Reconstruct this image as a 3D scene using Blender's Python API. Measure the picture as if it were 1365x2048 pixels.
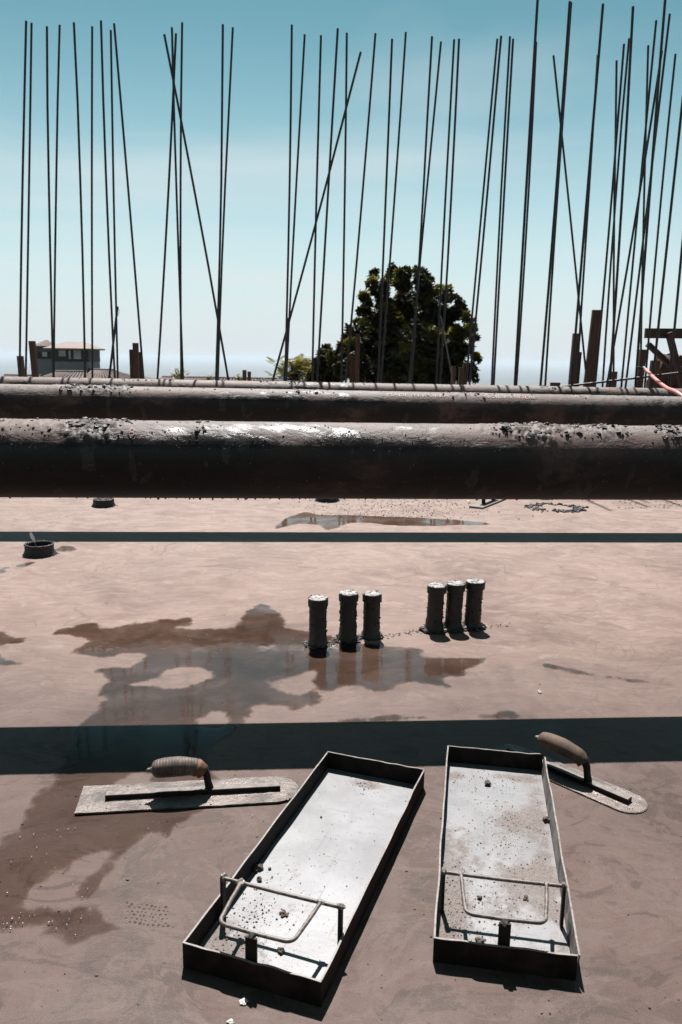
import bpy, math, random
import numpy as np
from mathutils import Vector, Matrix, noise as mn
for o in list(bpy.data.objects): bpy.data.objects.remove(o)
S = bpy.context.scene
COL = S.collection
PI = math.pi
R = math.radians
random.seed(7)

# ------------------------------------------------------------------ camera
EYE = 0.85
FPX = 28.0 / 36.0 * 2048            # focal length in photograph pixels (28 mm, full frame upright)
PITCH, ROLL = math.atan(307 / FPX), R(0.9)
FWD = Vector((0, math.cos(PITCH), -math.sin(PITCH)))
RT0 = Vector((1, 0, 0)); DN0 = FWD.cross(RT0)
RT = RT0 * math.cos(ROLL) - DN0 * math.sin(ROLL)
DN = RT0 * math.sin(ROLL) + DN0 * math.cos(ROLL)
cam = bpy.data.cameras.new('camera'); cam_o = bpy.data.objects.new('camera', cam); COL.objects.link(cam_o)
cam.sensor_fit = 'VERTICAL'; cam.sensor_height = 36; cam.sensor_width = 24; cam.lens = 28
cam.clip_start = 0.05; cam.clip_end = 120000
cam.dof.use_dof = True; cam.dof.focus_distance = 1.9; cam.dof.aperture_fstop = 14.0
m = Matrix.Identity(4)
for i, a in enumerate((RT, -DN, -FWD)):
    for j in range(3): m[j][i] = a[j]
m.translation = Vector((0, 0, EYE)); cam_o.matrix_world = m
S.camera = cam_o

# ------------------------------------------------------------------ sky, sun, exposure
SUN_EL, SUN_AZ = R(61), R(-5)       # azimuth clockwise from +Y
W = bpy.data.worlds.new('World'); S.world = W; W.use_nodes = True
nt = W.node_tree; N = nt.nodes; Lk = nt.links
bg = N['Background']; bg.inputs[1].default_value = 0.06
sky = N.new('ShaderNodeTexSky'); sky.sky_type = 'NISHITA'; sky.sun_disc = False
sky.sun_elevation = SUN_EL; sky.sun_rotation = SUN_AZ
sky.air_density = 0.5; sky.dust_density = 0.3; sky.ozone_density = 1.0
gam = N.new('ShaderNodeGamma'); gam.inputs[1].default_value = 1.4; Lk.new(sky.outputs[0], gam.inputs[0])   # deep, clear zenith
tint = N.new('ShaderNodeMix'); tint.data_type = 'RGBA'; tint.blend_type = 'MULTIPLY'; tint.inputs[0].default_value = 1
tint.inputs[7].default_value = (0.47, 0.775, 0.435, 1)
Lk.new(gam.outputs[0], tint.inputs[6])
tc = N.new('ShaderNodeTexCoord'); sx = N.new('ShaderNodeSeparateXYZ'); Lk.new(tc.outputs['Generated'], sx.inputs[0])
def wm(op, a, b=None):
    q = N.new('ShaderNodeMath'); q.operation = op
    for k, v in ((0, a), (1, b)):
        if v is None: continue
        if isinstance(v, (int, float)): q.inputs[k].default_value = v
        else: Lk.new(v, q.inputs[k])
    return q.outputs[0]
zz = wm('MAXIMUM', wm('ABSOLUTE', sx.outputs[2]), .012)
# marine haze low over the horizon, the same all round
zf = wm('DIVIDE', zz, .226); hz_f = wm('EXPONENT', wm('MULTIPLY', wm('MULTIPLY', zf, zf), -1.0))
hzm = N.new('ShaderNodeMix'); hzm.data_type = 'RGBA'; hzm.inputs[7].default_value = (5.25, 5.72, 5.95, 1)
Lk.new(hz_f, hzm.inputs[0]); Lk.new(tint.outputs[2], hzm.inputs[6])
# thin cirrus: a flat layer seen in perspective
cxy = N.new('ShaderNodeCombineXYZ'); Lk.new(wm('DIVIDE', sx.outputs[0], zz), cxy.inputs[0]); Lk.new(wm('DIVIDE', sx.outputs[1], zz), cxy.inputs[1])
mp = N.new('ShaderNodeMapping'); mp.inputs['Scale'].default_value = (.20, .36, 1); mp.inputs['Rotation'].default_value = (0, 0, R(12)); mp.inputs['Location'].default_value = (1.3, 4.1, 0)
cn = N.new('ShaderNodeTexNoise'); cn.inputs['Scale'].default_value = 1.0; cn.inputs['Detail'].default_value = 6; cn.inputs['Distortion'].default_value = 0.4
cr = N.new('ShaderNodeMapRange'); cr.inputs[1].default_value = 0.50; cr.inputs[2].default_value = 0.78; cr.inputs[3].default_value = 0; cr.inputs[4].default_value = 0.75
cm = N.new('ShaderNodeMix'); cm.data_type = 'RGBA'; cm.inputs[7].default_value = (5.6, 5.9, 6.0, 1)
Lk.new(cxy.outputs[0], mp.inputs[0]); Lk.new(mp.outputs[0], cn.inputs[0]); Lk.new(cn.outputs[0], cr.inputs[0])
Lk.new(cr.outputs[0], cm.inputs[0]); Lk.new(hzm.outputs[2], cm.inputs[6]); Lk.new(cm.outputs[2], bg.inputs[0])

sun = bpy.data.lights.new('sun', 'SUN'); sun.energy = 5.0; sun.angle = R(0.53); sun.color = (1.0, 0.955, 0.93)
sun_o = bpy.data.objects.new('sun', sun); COL.objects.link(sun_o)
sd = Vector((math.sin(SUN_AZ) * math.cos(SUN_EL), math.cos(SUN_AZ) * math.cos(SUN_EL), math.sin(SUN_EL)))
sun_o.rotation_euler = sd.to_track_quat('Z', 'Y').to_euler(); sun_o.location = (0, 0, 14)
S.view_settings.view_transform = 'Standard'; S.view_settings.look = 'None'
S.view_settings.exposure = 1.2; S.view_settings.gamma = 1.0; S.view_settings.use_curve_mapping = False
S.render.engine = 'CYCLES'; S.cycles.use_denoising = True; S.cycles.max_bounces = 5; S.cycles.diffuse_bounces = 2; S.cycles.glossy_bounces = 3; S.cycles.use_adaptive_sampling = True
S.cycles.transparent_max_bounces = 12; S.cycles.volume_bounces = 0

# ------------------------------------------------------------------ helpers
def ray(x, y): return FWD + RT * ((x - 682.5) / FPX) + DN * ((y - 1024) / FPX)
def at(x, y, z=0.0):
    d = ray(x, y); return Vector((0, 0, EYE)) + d * ((z - EYE) / d.z)
def atY(x, y, Y):
    d = ray(x, y); return Vector((0, 0, EYE)) + d * (Y / d.y)
def sstep(a, b, x):
    t = min(1, max(0, (x - a) / (b - a))); return t * t * (3 - 2 * t)

class MB:
    def __init__(s): s.v = []; s.f = []
    def add(s, vs, fs):
        b = len(s.v); s.v += [tuple(p) for p in vs]; s.f += [tuple(b + i for i in f) for f in fs]; return s
    def box(s, c, size, M=None, jit=0):
        hx, hy, hz = size[0] / 2, size[1] / 2, size[2] / 2
        P = [Vector((a * hx, b * hy, d * hz)) for d in (-1, 1) for a, b in ((-1, -1), (1, -1), (1, 1), (-1, 1))]
        if jit: P = [p + Vector([random.uniform(-jit, jit) for _ in range(3)]) for p in P]
        if M is not None: P = [M @ p for p in P]
        P = [p + Vector(c) for p in P]
        return s.add(P, [(3, 2, 1, 0), (4, 5, 6, 7), (0, 1, 5, 4), (1, 2, 6, 5), (2, 3, 7, 6), (3, 0, 4, 7)])
    def bar(s, a, b, w, t, up=Vector((0, 0, 1))):
        a, b = Vector(a), Vector(b); d = (b - a); l = d.length; d.normalize()
        x = d.cross(up).normalized(); y = x.cross(d)
        M = Matrix((x, d, y)).transposed()
        return s.box((a + b) / 2, (w, l, t), M)
    def tube(s, pts, rad, n=8, cap=True, jit=None):
        pts = [Vector(p) for p in pts]; k = len(pts)
        if not hasattr(rad, '__len__'): rad = [rad] * k
        rings = []; prev = None
        for i, p in enumerate(pts):
            d = (pts[min(i + 1, k - 1)] - pts[max(i - 1, 0)]).normalized()
            if prev is None:
                u = d.orthogonal().normalized()
            else:
                u = (prev - d * prev.dot(d)).normalized()
            prev = u; w = d.cross(u)
            rings.append([p + (u * math.cos(2 * PI * j / n) + w * math.sin(2 * PI * j / n)) * rad[i] * (1 if jit is None else jit(i, j)) for j in range(n)])
        vs = [q for r_ in rings for q in r_]
        fs = [(i * n + j, i * n + (j + 1) % n, (i + 1) * n + (j + 1) % n, (i + 1) * n + j) for i in range(k - 1) for j in range(n)]
        if cap: fs += [tuple(range(n - 1, -1, -1)), tuple((k - 1) * n + j for j in range(n))]
        return s.add(vs, fs)
    def lathe(s, prof, n=24, jit=None, c=(0, 0, 0), capt=True, capb=False):
        vs = []
        for i, (r_, z) in enumerate(prof):
            for j in range(n):
                a = 2 * PI * j / n; dr = jit(a, z, i) if jit else 0
                vs.append((c[0] + (r_ + dr) * math.cos(a), c[1] + (r_ + dr) * math.sin(a), c[2] + z))
        k = len(prof)
        fs = [(i * n + j, i * n + (j + 1) % n, (i + 1) * n + (j + 1) % n, (i + 1) * n + j) for i in range(k - 1) for j in range(n)]
        if capt: fs.append(tuple((k - 1) * n + j for j in range(n)))
        if capb: fs.append(tuple(range(n - 1, -1, -1)))
        return s.add(vs, fs)
    def lump(s, c, r, sub=1, flat=0.7, rough=0.35, seed=None):
        vs, fs = ICO[sub]; sv = Vector((random.uniform(-50, 50), random.uniform(-50, 50), random.uniform(-50, 50)))
        st = Vector((random.uniform(.75, 1.3), random.uniform(.75, 1.3), flat * random.uniform(.8, 1.2)))
        P = []
        for q in vs:
            k = 1 + rough * mn.noise(q * 1.4 + sv) * 1.5 + rough * .5 * mn.noise(q * 3.1 + sv)
            P.append(Vector((q.x * st.x, q.y * st.y, q.z * st.z)) * (r * k) + Vector(c))
        return s.add(P, fs)
    def build(s, name, mat=None, parent=None, smooth=False, loc=None, auto=None):
        me = bpy.data.meshes.new(name); me.from_pydata(s.v, [], s.f); me.update()
        if smooth or auto: me.polygons.foreach_set('use_smooth', [True] * len(me.polygons))
        if auto: me.set_sharp_from_angle(angle=R(auto))
        if mat: me.materials.append(mat)
        o = bpy.data.objects.new(name, me); COL.objects.link(o)
        if parent is not None: o.parent = parent
        if loc is not None: o.location = loc
        return o

def _ico():
    t = (1 + 5 ** .5) / 2
    v = [Vector(p).normalized() for p in ((-1, t, 0), (1, t, 0), (-1, -t, 0), (1, -t, 0), (0, -1, t), (0, 1, t), (0, -1, -t), (0, 1, -t), (t, 0, -1), (t, 0, 1), (-t, 0, -1), (-t, 0, 1))]
    f = [(0, 11, 5), (0, 5, 1), (0, 1, 7), (0, 7, 10), (0, 10, 11), (1, 5, 9), (5, 11, 4), (11, 10, 2), (10, 7, 6), (7, 1, 8), (3, 9, 4), (3, 4, 2), (3, 2, 6), (3, 6, 8), (3, 8, 9), (4, 9, 5), (2, 4, 11), (6, 2, 10), (8, 6, 7), (9, 8, 1)]
    out = {0: (v, f)}
    for lv in (1, 2, 3):
        v = list(v); nf = []; cache = {}
        def mid(a, b):
            k = (min(a, b), max(a, b))
            if k not in cache: cache[k] = len(v); v.append(((v[a] + v[b]) / 2).normalized())
            return cache[k]
        for a, b, c in f:
            x, y, z = mid(a, b), mid(b, c), mid(c, a); nf += [(a, x, z), (b, y, x), (c, z, y), (x, y, z)]
        f = nf; out[lv] = (v, f)
    return out
ICO = _ico()

def tag(o, label=None, cat=None, group=None, kind=None):
    if label: o['label'] = label
    if cat: o['category'] = cat
    if group: o['group'] = group
    if kind: o['kind'] = kind
    return o
def thing(name, label, cat, loc=(0, 0, 0), rz=0.0, group=None):
    o = bpy.data.objects.new(name, None); COL.objects.link(o); o.empty_display_size = .05
    o.location = loc; o.rotation_euler = (0, 0, rz)
    return tag(o, label, cat, group)

# ------------------------------------------------------------------ materials
class MT:
    """small node-graph writer"""
    def __init__(s, name):
        s.m = bpy.data.materials.new(name); s.m.use_nodes = True; s.t = s.m.node_tree; s.n = s.t.nodes
        s.b = s.n['Principled BSDF']; s.out = s.n['Material Output']; s._c = None
    def link(s, a, b): s.t.links.new(a, b)
    def setv(s, sock, v):
        if hasattr(v, 'is_output') or isinstance(v, bpy.types.NodeSocket): s.link(v, sock)
        else: sock.default_value = v
    def coord(s, scale=(1, 1, 1), rot=(0, 0, 0), which='Object'):
        if s._c is None: s._c = s.n.new('ShaderNodeTexCoord')
        mp = s.n.new('ShaderNodeMapping'); mp.inputs['Scale'].default_value = scale; mp.inputs['Rotation'].default_value = rot
        s.link(s._c.outputs[which], mp.inputs[0]); return mp.outputs[0]
    def noise(s, scale, detail=4, rough=.55, dist=0, vec=None, typ=None):
        q = s.n.new('ShaderNodeTexNoise')
        q.inputs['Scale'].default_value = scale; q.inputs['Detail'].default_value = detail
        q.inputs['Roughness'].default_value = rough; q.inputs['Distortion'].default_value = dist
        s.link(vec if vec is not None else s.coord(), q.inputs['Vector']); return q.outputs[0]
    def voro(s, scale, vec=None, feat='F1', rnd=1):
        q = s.n.new('ShaderNodeTexVoronoi'); q.feature = feat; q.inputs['Scale'].default_value = scale; q.inputs['Randomness'].default_value = rnd
        s.link(vec if vec is not None else s.coord(), q.inputs['Vector']); return q.outputs[0]
    def ramp(s, x, a, b, lo=0., hi=1., smooth=True):
        q = s.n.new('ShaderNodeMapRange'); q.interpolation_type = 'SMOOTHSTEP' if smooth else 'LINEAR'
        s.setv(q.inputs[0], x)
        for i, v in zip((1, 2, 3, 4), (a, b, lo, hi)): s.setv(q.inputs[i], v)
        return q.outputs[0]
    def math(s, op, a, b=None, c=None):
        q = s.n.new('ShaderNodeMath'); q.operation = op; s.setv(q.inputs[0], a)
        if b is not None: s.setv(q.inputs[1], b)
        if c is not None: s.setv(q.inputs[2], c)
        return q.outputs[0]
    def mix(s, f, a, b, mode='MIX'):
        q = s.n.new('ShaderNodeMix'); q.data_type = 'RGBA'; q.blend_type = mode
        for i, v in zip((0, 6, 7), (f, a, b)):
            s.setv(q.inputs[i], (*v, 1) if isinstance(v, tuple) and len(v) == 3 else v)
        return q.outputs[2]
    def xyz(s, vec=None):
        q = s.n.new('ShaderNodeSeparateXYZ'); s.link(vec if vec is not None else s.coord(), q.inputs[0]); return q.outputs
    def attr(s, name):
        q = s.n.new('ShaderNodeAttribute'); q.attribute_name = name; return q.outputs['Fac']
    def rnd(s):
        q = s.n.new('ShaderNodeObjectInfo'); return q.outputs['Random']
    def bump(s, h, strength=.3, dist=.002, prev=None):
        q = s.n.new('ShaderNodeBump'); q.inputs['Strength'].default_value = strength; q.inputs['Distance'].default_value = dist
        s.link(h, q.inputs['Height'])
        if prev is not None: s.link(prev, q.inputs['Normal'])
        return q.outputs[0]
    def fin(s, col=None, rough=None, metal=None, normal=None, spec=None):
        i = s.b.inputs
        if col is not None: s.setv(i['Base Color'], (*col, 1) if isinstance(col, tuple) and len(col) == 3 else col)
        if rough is not None: s.setv(i['Roughness'], rough)
        if metal is not None: s.setv(i['Metallic'], metal)
        if spec is not None: s.setv(i['Specular IOR Level'], spec)
        if normal is not None: s.link(normal, i['Normal'])
        return s.m

def m_concrete():
    t = MT('slab_concrete')
    warp = t.noise(1.7, 3, .5)
    wv = t.n.new('ShaderNodeVectorMath'); wv.operation = 'MULTIPLY_ADD'
    cmb = t.n.new('ShaderNodeTexNoise'); cmb.inputs['Scale'].default_value = 1.6; cmb.inputs['Detail'].default_value = 2; t.link(t.coord(), cmb.inputs['Vector'])
    t.link(cmb.outputs['Color'], wv.inputs[0]); wv.inputs[1].default_value = (.35, .35, 0); t.link(t.coord(), wv.inputs[2]); V = wv.outputs[0]
    def rot(scale, a):
        mp = t.n.new('ShaderNodeMapping'); mp.inputs['Scale'].default_value = scale; mp.inputs['Rotation'].default_value = (0, 0, R(a)); t.link(V, mp.inputs[0]); return mp.outputs[0]
    cloud = t.noise(2.3, 6, .62, .9, V)                      # broad blotches
    s1 = t.noise(9, 6, .66, .5, rot((.75, 1.5, 1), -22)); s2 = t.noise(11, 6, .66, .5, rot((.8, 1.5, 1), 38)); s3 = t.noise(38, 5, .65, .3, rot((.3, 2.4, 1), 12))
    zone = t.ramp(t.noise(1.3, 3, .5, .8), .42, .58)
    st = t.math('ADD', t.math('MULTIPLY', s1, zone), t.math('MULTIPLY', s2, t.math('SUBTRACT', 1.0, zone)))
    big = t.noise(.8, 4, .55, .6)
    grain = t.noise(430, 3, .7); spk = t.noise(95, 2, .5)
    ln = t.math('ABSOLUTE', t.math('SUBTRACT', t.noise(8.0, 7, .72, 1.0), .5)); lace = t.math('MULTIPLY', t.math('SUBTRACT', 1.0, t.ramp(ln, 0.0, .03)), t.ramp(t.noise(70, 3, .6), .35, .6))
    k1 = t.ramp(t.noise(75, 3, .55, .15, rot((.10, 2.2, 1), -31)), .60, .68); k2 = t.ramp(t.noise(70, 3, .55, .15, rot((.10, 2.2, 1), 47)), .61, .69); k3 = t.ramp(t.noise(80, 3, .55, .1, rot((.08, 2.2, 1), 4)), .61, .69)
    scr = t.math('MULTIPLY', t.math('MAXIMUM', t.math('MULTIPLY', k1, zone), t.math('MAXIMUM', t.math('MULTIPLY', k2, t.math('SUBTRACT', 1.0, zone)), t.math('MULTIPLY', k3, t.ramp(big, .5, .6)))), t.ramp(cloud, .4, .55))
    arc = t.math('ABSOLUTE', t.math('SUBTRACT', t.noise(1.9, 3, .45, 2.4, V), .5)); arc = t.math('SUBTRACT', 1.0, t.ramp(arc, 0.0, .008))
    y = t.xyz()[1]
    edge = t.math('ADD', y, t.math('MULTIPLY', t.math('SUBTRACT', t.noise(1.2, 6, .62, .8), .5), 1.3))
    damp_vignette = t.ramp(edge, 1.2, 2.7, 1, 0)  # damp near slab, with lens vignetting also painted into its darkening
    pale = t.ramp(edge, 2.2, 4.2)
    c = t.mix(t.ramp(cloud, .30, .70), (0.1060, 0.0674, 0.0552), (0.1920, 0.1349, 0.1132))
    c = t.mix(t.math('MULTIPLY', t.ramp(st, .42, .62), .42), c, (0.2120, 0.1501, 0.1270))
    c = t.mix(t.math('MULTIPLY', t.ramp(s3, .44, .66), .42), c, (0.0900, 0.0589, 0.0488))
    c = t.mix(t.math('MULTIPLY', pale, .55), c, t.mix(t.ramp(st, .35, .65), (0.1900, 0.1396, 0.1196), (0.2620, 0.2033, 0.1776)))
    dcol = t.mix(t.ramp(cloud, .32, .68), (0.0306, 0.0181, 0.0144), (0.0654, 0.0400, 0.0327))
    c = t.mix(t.math('MULTIPLY', damp_vignette, .88), c, t.mix(t.math('MULTIPLY', t.ramp(s3, .45, .7), .5), dcol, (0.0400, 0.0248, 0.0204)))
    c = t.mix(t.math('MULTIPLY', t.math('MULTIPLY', lace, t.ramp(big, .42, .58)), t.math('MULTIPLY', damp_vignette, .55)), c, (0.1104, 0.0810, 0.0708))
    c = t.mix(t.math('MULTIPLY', t.ramp(t.noise(8, 7, .72, .6), .58, .68), t.math('MULTIPLY', damp_vignette, .55)), c, (0.0256, 0.0165, 0.0135))
    smr = t.noise(3.6, 8, .68, 1.8, V); sm2 = t.noise(7.5, 7, .66, 1.5, rot((1, 1.7, 1), -28))
    c = t.mix(t.math('MULTIPLY', t.ramp(smr, .47, .53), t.math('MULTIPLY', damp_vignette, .55)), c, (0.0800, 0.0542, 0.0456))
    c = t.mix(t.math('MULTIPLY', t.ramp(sm2, .54, .60), t.math('MULTIPLY', damp_vignette, .60)), c, (.030, .019, .0155))
    c = t.mix(t.math('MULTIPLY', t.ramp(sm2, .44, .40), t.math('MULTIPLY', damp_vignette, .45)), c, (0.0905, 0.0645, 0.0550))
    dd = t.math('SUBTRACT', 1.0, damp_vignette)
    c = t.mix(t.math('MULTIPLY', t.ramp(smr, .50, .56), t.math('MULTIPLY', dd, .30)), c, (.145, .102, .087))
    c = t.mix(t.math('MULTIPLY', t.ramp(sm2, .55, .62), t.math('MULTIPLY', dd, .28)), c, (.255, .205, .184))
    mot = t.noise(21, 7, .72, .5); mo2 = t.noise(64, 5, .7)
    c = t.mix(t.math('MULTIPLY', t.ramp(mot, .52, .68), .30), c, t.mix(damp_vignette, (0.1050, 0.0684, 0.0561), (0.0320, 0.0195, 0.0157)))
    c = t.mix(t.math('MULTIPLY', t.ramp(mot, .46, .32), .26), c, t.mix(damp_vignette, (0.2620, 0.2033, 0.1776), (0.1080, 0.0735, 0.0621)))
    c = t.mix(t.math('MULTIPLY', t.ramp(mo2, .56, .70), .22), c, t.mix(damp_vignette, (0.1100, 0.0741, 0.0616), (0.0320, 0.0203, 0.0168)))
    c = t.mix(t.math('MULTIPLY', scr, .45), c, (.070, .049, .042))
    c = t.mix(t.math('MULTIPLY', arc, .42), c, (.075, .052, .044))
    c = t.mix(t.math('MULTIPLY', t.ramp(spk, .67, .74), .4), c, (.032, .025, .022))
    c = t.mix(t.ramp(grain, .42, .72, 0, .16), c, (.20, .158, .140))
    c = t.mix(t.ramp(grain, .40, .24, 0, .22), c, (.035, .025, .021))
    rough = t.ramp(t.math('ADD', cloud, t.math('MULTIPLY', st, .5)), .5, 1.0, .46, .68)
    h = t.math('ADD', t.math('MULTIPLY', s3, .45), t.math('ADD', t.math('MULTIPLY', grain, .28), t.math('ADD', t.math('MULTIPLY', st, .22), t.math('MULTIPLY', t.noise(60, 5, .7), .4))))
    return t.fin(c, rough, normal=t.bump(h, .5, .002), spec=.15)
def m_pipe(name, cement=(.150, .118, .106), amt=.0, seed=0.):
    t = MT(name)
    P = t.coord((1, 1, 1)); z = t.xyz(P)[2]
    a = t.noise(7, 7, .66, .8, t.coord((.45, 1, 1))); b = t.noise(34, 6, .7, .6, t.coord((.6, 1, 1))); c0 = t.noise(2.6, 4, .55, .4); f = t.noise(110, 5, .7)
    up = t.ramp(z, .015, .095, 0, .30)                        # splashed cement above; also paints the lit top pale, shaded underside dark
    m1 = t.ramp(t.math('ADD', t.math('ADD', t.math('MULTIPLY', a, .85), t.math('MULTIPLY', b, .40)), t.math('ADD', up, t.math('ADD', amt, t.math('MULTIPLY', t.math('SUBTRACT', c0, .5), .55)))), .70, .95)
    rust = t.mix(t.ramp(b, .35, .7), (.004, .0034, .0032), (.011, .0072, .006))
    rust = t.mix(t.ramp(c0, .42, .62), rust, t.mix(t.ramp(a, .4, .6), (.008, .0055, .0045), (.028, .0135, .010)))
    rust = t.mix(t.math('MULTIPLY', t.ramp(z, .02, .08), t.math('MULTIPLY', t.ramp(c0, .35, .6), .7)), rust, t.mix(t.ramp(a, .35, .65), (.045, .021, .016), (.10, .052, .040)))
    blot = t.math('MULTIPLY', t.ramp(t.noise(11, 4, .55, .4, t.coord((1.6, 1, .6))), .61, .64), .8)
    rust = t.mix(blot, rust, t.mix(t.ramp(f, .4, .6), (.020, .0175, .0165), (.036, .031, .029)))
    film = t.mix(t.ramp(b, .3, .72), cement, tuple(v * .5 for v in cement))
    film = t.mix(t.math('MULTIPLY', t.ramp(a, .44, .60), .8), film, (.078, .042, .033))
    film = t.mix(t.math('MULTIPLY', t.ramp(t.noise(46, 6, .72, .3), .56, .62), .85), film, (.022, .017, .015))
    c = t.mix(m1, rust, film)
    cru = t.ramp(t.attr('crust'), .05, .4)
    crc = t.mix(t.ramp(f, .38, .62), (.040, .032, .028), (.165, .138, .126)); crc = t.mix(t.math('MULTIPLY', t.ramp(b, .52, .60), .9), crc, (.014, .011, .010))
    c = t.mix(cru, c, crc)
    c = t.mix(t.math('MULTIPLY', t.ramp(t.noise(150, 2, .5), .71, .74), .5), c, (.13, .12, .115))
    rough = t.math('MAXIMUM', t.ramp(z, .0, .075, .72, .0), t.ramp(t.math('ADD', t.math('MULTIPLY', m1, .6), t.math('MULTIPLY', a, .8)), .25, .9, .27, .66)); rough = t.math('MAXIMUM', rough, t.math('MULTIPLY', cru, .85))
    nrm = t.bump(t.math('ADD', t.math('ADD', b, t.math('MULTIPLY', f, .35)), t.math('MULTIPLY', m1, .8)), .6, .003)
    return t.fin(c, rough, normal=nrm, spec=.38)
def m_simple(name, c1, c2, scale=20, rough=.7, bumpd=.002, metal=0., detail=5, stretch=(1, 1, 1), bs=.4, spec=None):
    t = MT(name)
    n = t.noise(scale, detail, .62, .4, t.coord(stretch))
    return t.fin(t.mix(t.ramp(n, .32, .68), c1, c2), t.ramp(n, .3, .7, max(0, rough - .08), min(1, rough + .08)), metal, t.bump(n, bs, bumpd), spec)

def m_pan():
    t = MT('dusty_steel_pan')
    a = t.noise(5, 6, .65, .5); b = t.noise(38, 6, .72, .3); g = t.noise(600, 2, .6)
    streak = t.noise(18, 4, .6, .3, t.coord((1, .12, 1), (0, 0, R(4))))
    c = t.mix(t.ramp(a, .3, .7), (.092, .093, .096), (.158, .160, .165))
    c = t.mix(t.math('MULTIPLY', t.ramp(streak, .5, .75), .3), c, (.13, .12, .115))
    dirt = t.ramp(t.math('ADD', t.math('MULTIPLY', a, .55), t.math('ADD', t.math('MULTIPLY', b, .55), t.attr('dirt'))), .72, .98)
    c = t.mix(t.math('MULTIPLY', dirt, .85), c, t.mix(t.ramp(g, .35, .65), (.060, .043, .035), (.16, .13, .115)))
    scr = t.math('MAXIMUM', t.ramp(t.noise(120, 3, .5, .1, t.coord((1, .05, 1), (0, 0, R(7)))), .66, .72), t.ramp(t.noise(110, 3, .5, .1, t.coord((.06, 1, 1), (0, 0, R(-18)))), .67, .72))
    c = t.mix(t.math('MULTIPLY', scr, .35), c, (.055, .047, .043))
    c = t.mix(t.math('MULTIPLY', t.ramp(t.noise(160, 3, .6), .64, .69), .7), c, (.04, .03, .026))
    rough = t.ramp(dirt, 0, 1, .50, .85)
    return t.fin(c, rough, t.ramp(dirt, 0, .6, .22, 0), t.bump(t.math('ADD', t.math('MULTIPLY', b, .6), t.math('MULTIPLY', g, .5)), .35, .0012))
def m_blade():
    t = MT('wet_trowel_steel')
    a = t.noise(22, 6, .7, .6, t.coord((.5, 1, 1))); b = t.noise(120, 5, .7)
    c = t.mix(t.ramp(a, .35, .65), (.030, .020, .0155), (.135, .103, .086))
    c = t.mix(t.math('MULTIPLY', t.ramp(b, .55, .7), .7), c, (.08, .062, .053))
    return t.fin(c, t.ramp(a, .4, .65, .55, .30), t.ramp(a, .5, .7, 0, .08), t.bump(t.math('ADD', a, t.math('MULTIPLY', b, .8)), .9, .003))
def m_grip():
    t = MT('worn_handle')
    n = t.noise(60, 5, .7); k = t.noise(14, 3, .5)
    x = t.xyz()[0]
    w = t.n.new('ShaderNodeTexWave'); w.wave_type = 'BANDS'; w.bands_direction = 'X'; w.inputs['Scale'].default_value = 55; w.inputs['Distortion'].default_value = 1.2; w.inputs['Detail'].default_value = 2
    t.link(t.coord(), w.inputs['Vector'])
    c = t.mix(t.ramp(n, .35, .65), (.036, .022, .016), (.12, .080, .056))
    c = t.mix(t.math('MULTIPLY', w.outputs[1], .55), c, (.035, .027, .025))
    c = t.mix(t.math('MULTIPLY', t.ramp(k, .5, .6), .5), c, (.13, .118, .11))
    return t.fin(c, .68, normal=t.bump(t.math('ADD', t.math('MULTIPLY', w.outputs[1], .6), n), .6, .0012))
def m_cork():
    t = MT('cork_handle')
    n = t.noise(170, 4, .7); k = t.noise(30, 4, .6)
    c = t.mix(t.ramp(k, .35, .65), (.044, .024, .015), (.088, .052, .034))
    c = t.mix(t.ramp(n, .58, .68), c, (.035, .022, .016))
    return t.fin(c, .8, normal=t.bump(n, .6, .0012))
def m_film():
    """thin sheet of standing water: tints what lies below, mirrors the sky"""
    t = MT('puddle_water'); t.n.remove(t.b)
    e = t.attr('depth')
    rag = t.math('ADD', e, t.math('ADD', t.math('MULTIPLY', t.math('SUBTRACT', t.noise(60, 6, .68), .5), .022), t.math('MULTIPLY', t.math('SUBTRACT', t.noise(17, 5, .6, .6), .5), .05)))
    m1 = t.ramp(rag, -.002, .009)
    deep = t.math('MULTIPLY', t.math('MULTIPLY', t.ramp(rag, .0, .016), t.ramp(t.noise(4.5, 6, .65, .8), .28, .62, .35, 1)), t.ramp(t.xyz()[1], 1.45, 2.1, .42, 1))
    tr = t.n.new('ShaderNodeBsdfTransparent'); t.link(t.mix(deep, (.80, .765, .745), (.50, .445, .395)), tr.inputs[0])
    gl = t.n.new('ShaderNodeBsdfGlossy'); gl.inputs[0].default_value = (1, 1, 1, 1)
    t.link(t.ramp(t.noise(8, 5, .6), .35, .65, .02, .13), gl.inputs['Roughness'])
    bp = t.bump(t.noise(40, 3, .5), .10, .0012); t.link(bp, gl.inputs['Normal'])
    fr = t.n.new('ShaderNodeFresnel'); fr.inputs[0].default_value = 1.58; t.link(bp, fr.inputs['Normal'])
    a = t.n.new('ShaderNodeMixShader'); t.link(t.math('MULTIPLY', fr.outputs[0], t.ramp(t.xyz()[1], 1.5, 1.95, .12, 1)), a.inputs[0]); t.link(tr.outputs[0], a.inputs[1]); t.link(gl.outputs[0], a.inputs[2])
    clr = t.n.new('ShaderNodeBsdfTransparent'); b = t.n.new('ShaderNodeMixShader')
    t.link(m1, b.inputs[0]); t.link(clr.outputs[0], b.inputs[1]); t.link(a.outputs[0], b.inputs[2]); t.link(b.outputs[0], t.out.inputs[0])
    return t.m
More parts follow.
